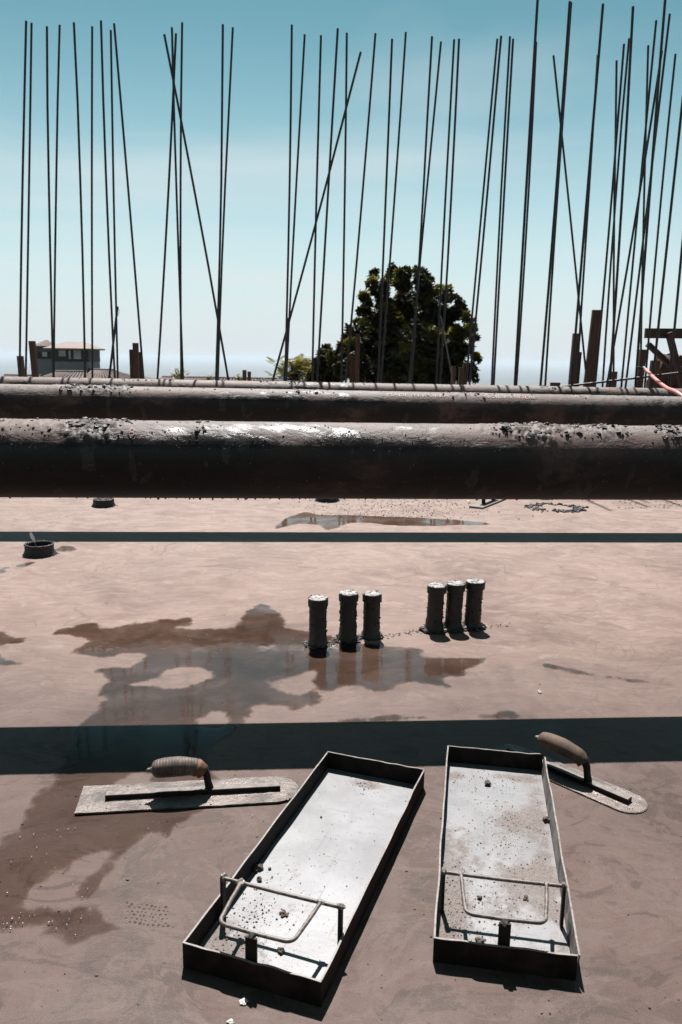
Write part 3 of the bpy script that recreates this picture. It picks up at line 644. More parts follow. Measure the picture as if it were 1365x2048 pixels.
# ring of mud clods on the far right
mb = MB(); c = at(1112, 1016)
for _ in range(170):
    a = random.uniform(0, 6.28); rr = random.gauss(.115, .016); r_ = random.uniform(.003, .012)
    mb.lump((c.x + rr * 1.25 * math.cos(a), c.y + rr * 1.0 * math.sin(a), r_ * .3), r_, 1, .7, .6)
tag(mb.build('mud_clod_ring', M['muddark']), 'ring of dark mud clods on the far slab at right', 'mud', kind='stuff')
mb = MB()
for _ in range(900):
    p = at(random.gauss(800, 85), random.uniform(996, 1036)); r_ = random.uniform(.001, .0045); mb.lump((p.x, p.y, r_ * .2), r_, 0, .6, .5)
tag(mb.build('cement_grit', M['mudpale']), 'pale wet cement grit spattered on the slab under the nearest pipe', 'grit', kind='stuff')
mb = MB()
for _ in range(160):
    p = at(random.gauss(800, 110), random.uniform(994, 1040)); r_ = random.uniform(.0015, .004); mb.lump((p.x, p.y, .004), r_, 1, .8, .1)
tag(mb.build('water_beads', M['bead'], smooth=True), 'glinting water beads among the cement grit', 'water', kind='stuff')
mb = MB()
for cx_, cy_, sx, sy, n_ in ((1250, 1006, 20, 4, 24), (1335, 1008, 18, 4, 40), (1270, 1015, 25, 2, 24)):
    for _ in range(n_):
        p = at(random.gauss(cx_, sx), max(997, random.gauss(cy_, sy))); mb.lump((p.x, p.y, .001), random.uniform(.002, .006), 0, .5, .6)
tag(mb.build('mud_scraps', M['crumb']), 'scattered mud scraps on the far slab at right', 'mud', kind='stuff')
# small wooden float left under the pipe
a_, b_ = at(952, 1017), at(1000, 998); t = thing('hand_float', 'small hand float lying on the far slab, partly hidden by the nearest pipe', 'float', a_)
mb = MB(); d = (b_ - a_); mb.bar((0, 0, .006), (d.x, d.y, .006), .085, .010); mb.build('board', M['mudpale'], t)
mb = MB(); mb.bar(d * .3 + Vector((0, 0, .011)), d * .3 + Vector((0, 0, .05)), .02, .02, Vector((0, 1, 0))); mb.bar(d * .7 + Vector((0, 0, .011)), d * .7 + Vector((0, 0, .05)), .02, .02, Vector((0, 1, 0))); mb.bar(d * .2 + Vector((0, 0, .06)), d * .8 + Vector((0, 0, .06)), .028, .022); mb.build('handle', M['iron'], t)

# ------------------------------------------------------------------ knee-board trays
def tray(label, cx, cy, yaw, w, l, dirt_seed, dirt_amt, pale_right, flare):
    t = thing('knee_board_tray', label, 'tray', (cx, cy, 0), yaw, 'steel knee board trays on the slab')
    hw, hl, H, th = w / 2, l / 2, .040, .0022
    nx, ny = 24, 64; sv = Vector((dirt_seed, 0, 0)); vs = []; dv = []
    for j in range(ny + 1):
        for i in range(nx + 1):
            u = -hw + w * i / nx; v = -hl + l * j / ny; e = min(hw - abs(u), hl - abs(v))
            vs.append((u, v, .0042 + .0006 * mn.noise(Vector((u * 9, v * 6, 0)) + sv)))
            d = dirt_amt * .10 + .10 * sstep(.03, 0, e)
            for (a, b, ra, rb_, k) in DIRT[dirt_seed]: d += k * math.exp(-((u - a) / ra) ** 2 - ((v - b) / rb_) ** 2)
            dv.append(d)
    nvt = len(vs)
    vs += [(x, y, .0012) for x, y in ((-hw, -hl), (hw, -hl), (hw, hl), (-hw, hl))]
    fs = [(j * (nx + 1) + i, j * (nx + 1) + i + 1, (j + 1) * (nx + 1) + i + 1, (j + 1) * (nx + 1) + i) for j in range(ny) for i in range(nx)] + [(nvt + 3, nvt + 2, nvt + 1, nvt)]
    dv += [0] * 4
    pan = MB().add(vs, fs).build('pan', M['pan'], t, smooth=False)
    a_ = pan.data.attributes.new('dirt', 'FLOAT', 'POINT'); a_.data.foreach_set('value', dv)
    def wall(p0, p1, out, mat, wav, lean=0.0):
        p0, p1 = Vector((*p0, 0)), Vector((*p1, 0)); n_ = 40; out = Vector(out)
        A = []
        for k in range(n_ + 1):
            q = p0.lerp(p1, k / n_); wv = wav * mn.noise(Vector((k * .16, dirt_seed, p0.x * 10 + p0.y * 7)))
            hz_ = H + .0013 * mn.noise(Vector((k * .22, 5 + dirt_seed, p0.y * 9)))
            o2 = out * (wv * .25); o1 = out * (wv + lean)
            A += [q + o2 + Vector((0, 0, .001)), q + out * th + o2 + Vector((0, 0, .001)), q + out * th + o1 + Vector((0, 0, hz_ - .0008)), q + o1 + Vector((0, 0, hz_ - .0008))]
        fs = [(k * 4 + j, k * 4 + (j + 1) % 4, (k + 1) * 4 + (j + 1) % 4, (k + 1) * 4 + j) for k in range(n_) for j in range(4)] + [(0, 3, 2, 1), tuple(n_ * 4 + j for j in range(4))]
        o = MB().add(A, fs).build('wall', mat, t)
        E_ = []
        for k in range(n_ + 1):
            a, b = Vector(A[k * 4 + 3]), Vector(A[k * 4 + 2]); E_ += [a - out * .0003, b + out * .0003, b + out * .0003 + Vector((0, 0, .0012)), a - out * .0003 + Vector((0, 0, .0012))]
        MB().add(E_, fs).build('rim_edge', M['rim'], o)
    e = th + .0004
    wall((-hw - .0004, -hl), (-hw - .0004, hl), (-1, 0, 0), M['wall'], .0017)
    wall((hw + .0004, -hl), (hw + .0004, hl), (1, 0, 0), M['wallpale'] if pale_right else M['wall'], .0017, flare)
    wall((-hw - e, -hl - .0004), (hw + e, -hl - .0004), (0, -1, 0), M['wall'], .0013)
    wall((-hw - e, hl + .0004), (hw + e, hl + .0004), (0, 1, 0), M['wall'], .0015)
    zc = .074; vc = -hl * .652; vl = -hl + .014; ue = hw - .007; rr = .0030
    mb = MB()
    for s in (-1, 1):
        mb = MB(); mb.box((s * ue, vc, .0052 + (zc - .006) / 2), (.0045, .011, zc - .007)); mb.build('post', M['iron'], t)
    br = lambda p: Vector(p)
    sag = lambda u: -.0012 * math.cos(u / hw * 1.5)
    mb = MB(); mb.tube([(u, vc, zc + sag(u)) for u in [-ue - .0035 + (2 * ue + .007) * k / 12 for k in range(13)]], rr, 10); mb.build('cross_bar', M['rod'], t, auto=50)
    up_, lo_ = .064, .057; pts = [(-up_, vc, zc), (-(up_ + lo_) / 2, (vc + vl) / 2, zc - .001)]
    for k in range(7): a = k / 6 * PI / 2; pts.append((-lo_ + .014 - .014 * math.cos(a), vl + .014 - .014 * math.sin(a), zc - .002))
    pts.append((0, vl, zc - .003)); pts += [(-p[0], p[1], p[2]) for p in reversed(pts[:-1])]
    mb = MB(); mb.tube(pts, rr, 10); mb.build('toe_loop', M['rod'], t, auto=50)
    mb = MB(); mb.box((-.001, -hl + .005, .006 + (zc - .008) / 2), (.017, .0035, zc - .009)); mb.lump((-.001, -hl + .009, zc - .004), .0062, 1, .8, .4); mb.build('support_plate', M['iron'], t)
    for s in (-1, 1):
        mb = MB(); mb.lump((s * up_, vc, zc), .0056, 1, .8, .3); mb.lump((s * ue, vc, zc + .001), .0058, 1, .9, .4); mb.build('weld_bead', M['rod'], t)
    return t
DIRT = {1: [(.0, .26, .05, .02, .30), (-.03, -.05, .03, .03, .18), (.0, -.13, .04, .03, .16), (-.08, -.25, .08, .05, .42), (0.02, -.28, .09, .02, .32), (-.06, -.16, .04, .05, .15)],
        2: [(-.08, .235, .03, .02, .32), (.04, .25, .05, .02, .3), (.03, .08, .05, .07, .30), (.075, .05, .02, .25, .22), (-.06, -.02, .06, .08, .22), (.04, -.08, .05, .05, .25), (-.08, -.2, .03, .1, .4), (0, -.27, .1, .03, .25), (.0, -.17, .08, .06, .16)]}
T1 = tray('left steel tray with toe bar, lying askew, its pan bright and clean', -.0185, 1.231, R(-19), .203, .588, 1, .55, False, .0)
T2 = tray('right steel tray with toe bar, its pan caked with dusty dried cement', .287, 1.275, R(-9.2), .194, .580, 2, 1.0, True, .004)
def grit(t, label, spots, mat, seed):
    random.seed(seed); mb = MB(); Mi = t.matrix_basis
    for u, v, su, sv_, n_, r0, r1 in spots:
        for _ in range(n_):
            a, b = random.gauss(u, su), random.gauss(v, sv_)
            if abs(a) > .095 or abs(b) > .284: continue
            r_ = r0 + (r1 - r0) * random.random() ** 3; p = Mi @ Vector((a, b, .0046)); mb.lump((p.x, p.y, p.z + r_ * .1), r_, 0, .7, .5)
    tag(mb.build('cement_crumbs', mat), label, 'crumbs', kind='stuff')
grit(T1, 'fine dark cement crumbs scattered in the left tray', [(-.06, -.17, .03, .03, 220, .0004, .0020), (-.03, -.06, .05, .05, 90, .0004, .0016), (0, .1, .06, .12, 120, .0003, .0013), (-.05, -.25, .06, .03, 260, .0004, .0012), (-.01, .25, .02, .01, 60, .0004, .0016)], M['crumb'], 3)
grit(T2, 'fine dark cement crumbs scattered in the right tray', [(0, 0, .06, .14, 420, .0004, .0016), (.02, .06, .03, .05, 160, .0004, .0014), (-.07, -.2, .02, .07, 260, .0004, .0014), (0, -.17, .06, .04, 200, .0004, .0018), (0, .22, .05, .03, 120, .0004, .0016)], M['crumb'], 4)
def pebble(label, px_, py_, r_, mat='crumb', z=.005, flat=.7, sub=2, n_=1, grp='loose concrete lumps'):
    p = at(px_, py_, z + r_ * .4); mb = MB()
    for k in range(n_): 
        rr = r_ if k == 0 else r_ * random.uniform(.3, .7); s = 0 if k == 0 else r_ * .9
        mb.lump((random.gauss(0, s), random.gauss(0, s), rr * .5), rr, sub, flat, .5)
    o = mb.build('concrete_lump' if mat == 'crumb' else 'white_chip', M[mat], loc=(p.x, p.y, z)); tag(o, label, 'lump' if mat == 'crumb' else 'chip', grp)
random.seed(11)
pebble('crumbly dark lump against the left wall of the left tray', 518, 1735, .0062, n_=9)
pebble('small round dark lump just below the crumbly one in the left tray', 519, 1758, .0042)
pebble('spread clod of crumbs inside the toe loop of the left tray', 568, 1826, .0036, n_=12)
pebble('small brown lump near the crossing shadow at the front of the left tray', 562, 1902, .0046)
pebble('tiny lump at the front left corner of the left tray', 434, 1903, .0036)
pebble('tiny dark crumb near the top of the bright pan of the left tray', 643, 1634, .0020)
pebble('rusty brown lump near the far end of the right tray', 975, 1566, .0068, flat=.6)
pebble('dark oblong lump by the right wall of the right tray', 1093, 1639, .0066)
pebble('small lump inside the toe loop of the right tray, on its left', 960, 1795, .0034)
pebble('ragged lump inside the toe loop of the right tray, on its right', 1052, 1794, .0034, n_=5)
pebble('brown lump at the front edge of the right tray, left of the plate', 960, 1882, .0056)
pebble('lone pale chip on the slab right of the big puddle', 1080, 1384, .0052, 'chip', 0.0, grp='pale chips on the slab')
pebble('white chip on the slab below the left tray', 487, 2003, .0046, 'chip', 0.0, .35, grp='pale chips on the slab')
pebble('white chip at the bottom edge of the picture, below the left tray', 461, 2043, .0036, 'chip', 0.0, .35, grp='pale chips on the slab')
random.seed(21)
mb = MB()
for _ in range(420):
    p = at(random.uniform(-40, 1400), random.uniform(1010, 2060) if random.random() < .7 else random.uniform(1500, 2060))
    r_ = .0005 + .0022 * random.random() ** 4; mb.lump((p.x, p.y, r_ * .2), r_, 0, .7, .5)
tag(mb.build('slab_grit', M['crumb']), 'tiny dark grit scattered over the slab', 'grit', kind='stuff')
mb = MB()
for cx_, cy_, sx, sy, n_ in ((60, 1690, 60, 70, 60), (170, 1770, 25, 25, 14), (120, 1850, 70, 14, 60), (130, 1660, 14, 10, 12), (20, 1845, 20, 10, 30), (330, 1660, 40, 20, 24), (560, 1290, 60, 8, 40), (420, 1300, 70, 20, 16), (250, 1590, 140, 14, 40), (480, 1640, 40, 10, 6), (620, 1272, 30, 6, 24)):
    for _ in range(n_):
        p = at(random.gauss(cx_, sx), random.gauss(cy_, sy)); r_ = .0003 + .0011 * random.random() ** 4; mb.lump((p.x, p.y, .0042), r_, 1, .7, .05)
tag(mb.build('foam_bubbles', M['foam'], smooth=True), 'tiny glinting bubbles on the puddle water', 'bubbles', kind='stuff')
# boot tread print pressed into the film of cement: rows of small pads
mb = MB()
for j in range(6):
    for i in range(9):
        p = at(255 + i * 9.5 + (j % 2) * 5 + random.uniform(-2, 2), 1806 + j * 7.5 + i * 1.2 + random.uniform(-1.5, 1.5)); r_ = random.uniform(.0018, .0030)
        mb.lump((p.x, p.y, -.0002), r_, 1, .16, .35)
tag(mb.build('boot_print', m_simple('wet_print', (.034, .023, .019), (.050, .035, .030), 60, .85, .001, spec=.1)), 'stippled boot tread print left of the left tray', 'print', kind='stuff')

# ------------------------------------------------------------------ trowels
def outline_blade(l, w, sq_left, n=14):
    r_ = w / 2; P = []
    if sq_left: P += [(0, -r_), (0, r_)]
    else: P += [(r_ - r_ * math.cos(a), r_ * math.sin(a)) for a in [-PI / 2 + PI * k / n for k in range(n + 1)]]
    P2 = [(l - r_ + r_ * math.sin(a), r_ * math.cos(a)) for a in [PI * k / n for k in range(n + 1)]]
    return P + P2
def plate(P, z0, z1, bend=0.0):
    n = len(P); mb = MB(); L_ = max(p[0] for p in P)
    zz = lambda p: bend * mn.noise(Vector((p[0] * 6, p[1] * 8, 1)))
    mb.add([(p[0], p[1], z0) for p in P] + [(p[0], p[1], z1 + zz(p)) for p in P], [tuple(range(n)), tuple(range(2 * n - 1, n - 1, -1))] + [((i + 1) % n, i, n + i, n + (i + 1) % n) for i in range(n)]); return mb
def blade_grid(l, w, sq, z):
    # top skin as a fine wavy grid so that wet steel glints unevenly
    nx, ny = 90, 22; vs = []; r_ = w / 2
    for i in range(nx + 1):
        x = l * i / nx; hw = r_
        if x > l - r_: hw = math.sqrt(max(0, r_ * r_ - (x - l + r_) ** 2))
        if not sq and x < r_: hw = math.sqrt(max(0, r_ * r_ - (r_ - x) ** 2))
        for j in range(ny + 1):
            y = -hw + 2 * hw * j / ny; vs.append((x, y, z + .0006 * mn.noise(Vector((x * 40, y * 60, l))) + .0004 * mn.noise(Vector((x * 130, y * 150, l)))))
    return MB().add(vs, [(i * (ny + 1) + j, (i + 1) * (ny + 1) + j, (i + 1) * (ny + 1) + j + 1, i * (ny + 1) + j + 1) for i in range(nx) for j in range(ny)])
def trowel(label, loc, yaw, l, w, sq, bar0, bar1, sh, pommel, gz, mat, gr, tiltg=0.0, splat=50):
    t = thing('finishing_trowel', label, 'trowel', loc, yaw, 'finishing trowels beside the trays')
    b = plate(outline_blade(l, w, sq), .0006, .0022).build('blade', M['blade'], t)
    blade_grid(l - .001, w - .001, sq, .0031).build('wet_skin', M['blade'], b, smooth=True)
    mb = MB(); mb.bar((bar0, 0, .0078), (bar1, 0, .0078), .017, .0094); mb.build('mounting_bar', M['iron'], t)
    mb = MB(); mb.bar((bar0 + .001, 0, .01285), (bar1 - .001, 0, .01285), .015, .0005); mb.build('bar_crust', M['mudpale'], t)
    # shank: rises from the bar and bends back into the grip
    gx1 = sh - .006
    S_ = [(sh + .006, 0, .012), (sh + .003, 0, .026), (sh + .001, 0, .040), (sh - .004, 0, gz - .004), (sh - .016, 0, gz + .001)]
    mb = MB(); mb.tube(S_, [.0085, .0072, .0074, .0095, .010], 12); mb.build('shank', M['iron'], t, smooth=True)
    n_ = 20; pts = []; rad = []
    for k in range(n_ + 1):
        q = k / n_; x = pommel + (gx1 - pommel) * q
        z = gz + .004 * math.sin(q * PI) - .010 * max(0, q - .78) / .22 * max(0, q - .78) / .22 + tiltg * (1 - q)
        r_ = gr * (.80 + .22 * math.sin(min(1, q * 1.15 + .12) * PI * .86)); 
        if q < .07: r_ *= .62 + .38 * (q / .07) ** .5
        if q > .94: r_ *= .86
        pts.append((x, 0, z)); rad.append(r_)
    mb = MB(); mb.tube(pts, rad, 20, jit=lambda i, j: 1 + .02 * mn.noise(Vector((i * .5, j * .6, l)))); g = mb.build('grip', mat, t, smooth=True)
    if sq: MB().tube([pts[-4], pts[-3], pts[-2], pts[-1]], [rad[-4] + .0006, rad[-3] + .0006, rad[-2] + .0005, rad[-1] + .0004], 20).build('ferrule', M['ferrule'], g, smooth=True)
    mb = MB(); mb.tube([(pommel + .001, 0, gz + tiltg), (pommel - .005, 0, gz + tiltg)], [.0065, .0055], 10); mb.lump((pommel - .007, 0, gz + tiltg), .0042, 1, 1, .2); mb.build('end_nut', M['rod'], g, smooth=True)
    mb = MB()
    for _ in range(splat):
        x = random.uniform(.01, l - .02); y = random.uniform(-w / 2 + .004, w / 2 - .004)
        if abs(y) < .011: continue
        mb.lump((x, y, .0033), random.uniform(.0005, .0022), 0, .5, .6)
    tag(mb.build('cement_specks', M['mudpale'], t), kind='stuff')
    return t
random.seed(31)
a0 = Vector((-.4975, 1.4055, .002)); yawL = math.atan2(1.4615 - 1.4055, -.083 + .4975)
tt = trowel('long finishing trowel with banded handle, left of the left tray', a0, yawL, .425, .098, True, .050, .388, .243, .140, .0575, M['grip'], .0188, splat=120)
r1 = Vector((.608, 1.393, 0)); yawR = math.atan2(-.135, .130)
trowel('round ended finishing trowel with cork brown handle, behind the right tray', r1 - Vector((math.cos(yawR), math.sin(yawR), 0)) * .36, yawR,   .345, .082, False, .03, .312, .216, .106, .056, M['cork'], .0178, .006, splat=90)

# ------------------------------------------------------------------ upright rebar
RB = [  # top x, top y, foot x, foot y (photograph), near row?
 (53, 42, 39, 751, 0), (63.6, 46, 51, 753, 0), (94, 53, 107, 752, 0), (119.5, 50, 107.5, 753, 0), (149, 45, 170, 751, 0), (185, 53, 185, 753, 0), (202, 41.5, 230.5, 753, 0), (222, 60.5, 236, 753, 0), (228.7, 47, 288, 754, 0),
 (329, 69, 459, 756, 0), (344, 55, 367, 756, 0), (352, 67, 314, 755, 0), (364.6, 45, 363, 756, 0), (447, 49, 431.5, 758, 0), (466.7, 55, 436, 758, 0), (584.6, 50, 570, 761, 0), (610, 69, 572.5, 761, 0), (642.6, 71, 625, 761, 0), (676, 57, 634, 761, 0), (694, 66, 683, 761, 0),
 (722, 104, 541.5, 761, 0), (751, 67, 691, 761, 0), (784.5, 78, 756, 764, 0), (812, 64.6, 761, 764, 0), (864, 73, 822, 764, 0), (882.5, 83.6, 818, 764, 0), (908.6, 79, 873, 764, 0), (918, 78, 880, 764, 0), (995, 78, 932, 765, 0), (1002.5, 72, 939, 766, 0), (1020, 73, 984, 769, 0), (1026.5, 78, 988, 769, 0),
 (1077, -25, 1030, 770, 1), (1072.7, 84, 1033, 770, 0), (1107.5, 111, 1177, 772, 0), (1140, 3, 1079, 771, 1), (1142.5, 5, 1091, 771, 0), (1206.5, 8, 1142, 772, 1), (1196, 110, 1153, 773, 0), (1234, 121, 1229, 772, 0), (1248, 88, 1190, 776, 0), (1258, 77, 1206, 772, 0), (1266.5, 13, 1219, 772, 1),
 (1297, 91, 1282, 774, 0), (1324, 102, 1212, 774, 0), (1313, 41, 1243, 774, 0), (1333, -30, 1272, 782, 1), (1340, 28, 1251, 774, 0), (1351, 108, 1290, 776, 0), (1380, 70, 1303, 783, 1), (1404, 40, 1336, 783, 1)]
RB.sort(key=lambda r_: r_[0])
def ordn(k): return '%d%s' % (k, 'th' if 10 <= k % 100 <= 20 else {1: 'st', 2: 'nd', 3: 'rd'}.get(k % 10, 'th'))
random.seed(41)
for i, (tx, ty, fx, fy, nr) in enumerate(RB):
    Y = (6.56 + .03 * (i % 4)) if nr else 6.78 + .05 * tx / 682 + .07 * ((i * 5) % 9)
    foot = atY(fx, fy, Y); top = atY(tx, ty, Y + random.uniform(-.05, .05)); zb = .004 if nr else .494
    k = (zb - foot.z) / (top.z - foot.z); base = foot + (top - foot) * k * .6; base.z = zb
    d = top - base; s = random.uniform(-.012, .012)
    pts = [d * q + Vector((s * math.sin(q * PI * random.uniform(.9, 1.1)), 0, 0)) for q in (0, .2, .4, .6, .8, 1)]
    rad = .0094 if not nr else .0104
    lean = (tx - fx) / (fy - ty)
    ld = 'tilted far to the left' if lean < -.08 else 'tilted far to the right' if lean > .2 else 'leaning left' if lean < -.025 else 'leaning right' if lean > .045 else 'nearly plumb'
    o = MB().tube(pts, rad, 7).build('rebar', M['rebar'], loc=base, auto=60)
    tag(o, 'upright steel bar %s, %s from the left by top end' % (ld, ordn(i + 1)), 'rebar', 'upright reinforcing bars')
def rod(label, p0, p1, r_, mat, Y0, Y1, z0=None, name='tied_rod'):
    a, b = atY(*p0, Y0), atY(*p1, Y1)
    if z0 is not None: k = (z0 - b.z) / (a.z - b.z); a = b + (a - b) * k
    o = MB().tube([Vector((0, 0, 0)), (b - a) * .5 + Vector((.004, 0, 0)), b - a], r_, 7).build(name, M[mat], loc=a, auto=60); tag(o, label, 'rod'); return o
def wired(label, p0, p1, wires, mat, r_, Y0=6.5, Y1=6.5):
    a, b = atY(*p0, Y0), atY(*p1, Y1); k = (.004 - b.z) / (a.z - b.z); a = b + (a - b) * k
    t = thing('wired_rod', label, 'rod', a)
    MB().tube([Vector((0, 0, 0)), (b - a) * .5 + Vector((.004, 0, 0)), b - a], r_, 8).build('rod', M[mat], t, auto=60)
    for w in wires:
        pts = [atY(x, y, Y1 - .015) - a for x, y in w]; MB().tube(pts, .0016, 5).build('tie_wire', M['rebar'], t)
wired('short leaning rod with a loose tie wire, near the left bars', (218, 757), (235.5, 613), [[(235, 614), (238, 617), (239, 624), (236, 632)], [(230, 650), (229, 655), (231, 662)]], 'rebar', .0095, 6.42, 6.5)
wired('short grey rod with hanging tie wires, left of the dark tree', (569, 760), (577, 636), [[(576, 638), (581, 642), (577, 648), (580, 641)], [(577, 670), (579, 680), (577, 690), (578, 697)]], 'rebar', .0105, 6.42, 6.48)
rod('slim shiny rod leaning in front of the dark tree', (906, 768), (882, 632), .0055, 'rod', 6.40, 6.62, .004)
rod('dark bar lying low and slanting behind the farthest pipe at right', (1120, 774), (1390, 742), .009, 'rebar', 6.62, 6.45)

# ------------------------------------------------------------------ wooden stakes and timber brace
def stake(label, rects, Y):
    c = atY((rects[0][0] + rects[0][1]) / 2, 760, Y); t = thing('wooden_stake', label, 'stake', (c.x, Y, .50 if Y < 7.55 else .0))
    zb = -t.location.z + (.50 if Y < 7.55 else 0.0)
    for k, (xl, xr, yt, lean) in enumerate(rects):
        A = atY((xl + xr) / 2, yt, Y + k * .045); w = (xr - xl) / FPX * Y * 1.02; h_ = A.z - t.location.z
        off = lean / FPX * Y
        mb = MB(); mb.box((0, 0, 0), (w, .038, h_)); mb.v = [(v[0] + A.x - c.x + off * (h_ / 2 - v[2]) / h_ * (-1), v[1] + k * .045, v[2] + h_ / 2) for v in mb.v]
        mb.build('board', M['stake'], t)
stake('short wooden stake at the far left edge', [(35.5, 46, 712, -2)], 7.3)
stake('tall wooden stake in front of the grey tower house', [(59, 70, 682, -4)], 7.3)
stake('three wooden stakes nailed together right of the grey tower house', [(266.5, 276.5, 686, 0), (260, 267, 699, 0), (276, 284, 704, 0)], 7.3)
stake('taller of the two small stakes between the left bars and the dark tree', [(486, 493, 740, 0)], 7.35)
stake('shorter of the two small stakes between the left bars and the dark tree', [(496, 502, 743, 0)], 7.35)
stake('thin tall stake pair in front of the left side of the dark tree', [(713, 721, 668, 1), (701, 707.5, 710, 1), (708, 713, 722, 0)], 7.3)
stake('cluster of short stakes before the right side of the dark tree', [(904, 912, 733, 0), (919, 926, 735, 0), (927, 934, 726, 0)], 7.3)
stake('tiny stake stub just above the farthest pipe, right of the tree', [(1102, 1120, 765, 0)], 7.4)
stake('wooden stake pair left of the tallest stake', [(1147, 1161, 667, 3), (1156, 1163, 704, 2)], 7.3)
stake('tallest wooden stake, doubled board, among the right hand bars', [(1186, 1205, 620, 8), (1182, 1190, 660, 6)], 7.3)
stake('short wooden block among the right hand bars', [(1219, 1234, 743, 0)], 7.3)
stake('dark stake behind the dense bars at right', [(1281, 1293, 699, 3)], 7.4)
stake('broad dark stake under the timber brace', [(1303, 1320, 721, 3)], 7.4)
Yb = 8.3; c = atY(1345, 700, Yb); t = thing('timber_brace', 'dark timber frame with slanting struts at the right edge', 'timber frame', (c.x, Yb, 0))
L = lambda x, y, dy=0: atY(x, y, Yb + dy) - t.location
mb = MB(); mb.bar(L(1291, 666.5), L(1460, 668), .05, .098); mb.build('beam', M['timber'], t)
mb = MB(); mb.bar(L(1296, 688, .05), L(1372, 760, .05), .045, .075, Vector((0, -1, 0))); mb.build('strut', M['timber'], t)
mb = MB(); mb.bar(L(1338, 665, -.05), L(1372, 800, -.05), .045, .09, Vector((0, -1, 0))); mb.build('strut', M['timber'], t)
for xx in (1385, 1450):
    b = L(xx, 700, .1); mb = MB(); mb.bar((b.x, b.y, 0), (b.x, b.y, 1.18), .09, .09, Vector((0, 1, 0))); mb.build('post', M['timber'], t)
mb = MB(); vs, fs = ICO[3]; c = atY(1385, 770, 8.62); sv = Vector((4, 4, 4))
P = []
for q in vs:
    k = 1 + .25 * mn.noise(q * 2 + sv) + .13 * mn.noise(q * 6 + sv) + .06 * mn.noise(q * 15 + sv); P.append((q.x * .55 * k, q.y * .28 * k, max(-.02, q.z * .93 * k)))
tag(mb.add(P, fs).build('soil_heap', M['soil'], loc=(c.x, 8.70, .0)), 'rough heap of brown soil under the timber frame at right', 'soil')
hp = [atY(1288, 735, 6.36), atY(1296, 743, 6.2), atY(1311, 758, 5.9), atY(1334, 776, 5.5), atY(1366, 793, 5.1), Vector((2.35, 4.75, .40)), Vector((2.5, 4.6, .12)), Vector((2.75, 4.55, .016)), Vector((3.6, 4.7, .014))]
hp2 = []
for i in range(len(hp) - 1):
    a, b, c_, d = hp[max(0, i - 1)], hp[i], hp[i + 1], hp[min(len(hp) - 1, i + 2)]
    for k in range(6): q = k / 6; hp2.append(.5 * ((2 * b) + (c_ - a) * q + (2 * a - 5 * b + 4 * c_ - d) * q * q + (3 * b - a - 3 * c_ + d) * q ** 3))
t = thing('hose', 'pink rubber hose hanging over the farthest pipe at right', 'hose', (3.6, 4.7, 0)); LL = lambda v: v - t.location
MB().tube([LL(v) for v in hp2[4:]], .013, 10).build('rubber_tube', M['hose'], t, smooth=True)
MB().tube([LL(v) for v in hp2[:6]], .011, 10).build('coupling', M['metal'], t, smooth=True)
MB().tube([LL(hp2[0]) + Vector((-.06, 0, .0)), LL(hp2[0]) + Vector((.0, 0, -.004))], .008, 8).build('nozzle', M['iron'], t, smooth=True)

# ------------------------------------------------------------------ trees and shrubs
def leaves(mb, tone, c, axis, n_, ln, wd, spread, tv):
    axis = axis.normalized(); u = axis.orthogonal().normalized(); w = axis.cross(u); ph = random.uniform(0, 6.28)
    for k in range(n_):
        a = ph + 2 * PI * k / n_ * 2.4; sp = spread * random.uniform(.55, 1.1)
        d = (axis * math.cos(sp) + (u * math.cos(a) + w * math.sin(a)) * math.sin(sp)).normalized()
        sd_ = d.cross(axis + Vector((.01, .02, .03))).normalized(); l_ = ln * random.uniform(.7, 1.15); nrm = sd_.cross(d)
        p0 = c; pm = c + d * l_ * .55; p1 = c + d * l_ - nrm * l_ * .18
        b = len(mb.v); mb.v += [tuple(p0), tuple(pm + sd_ * wd * l_), tuple(p1), tuple(pm - sd_ * wd * l_)]; mb.f += [(b, b + 1, b + 2, b + 3)]
        tone += [min(1, max(0, tv + random.uniform(-.12, .12)))] * 4
def put_tone(o, tone):
    a = o.data.attributes.new('tone', 'FLOAT', 'POINT'); a.data.foreach_set('value', tone)
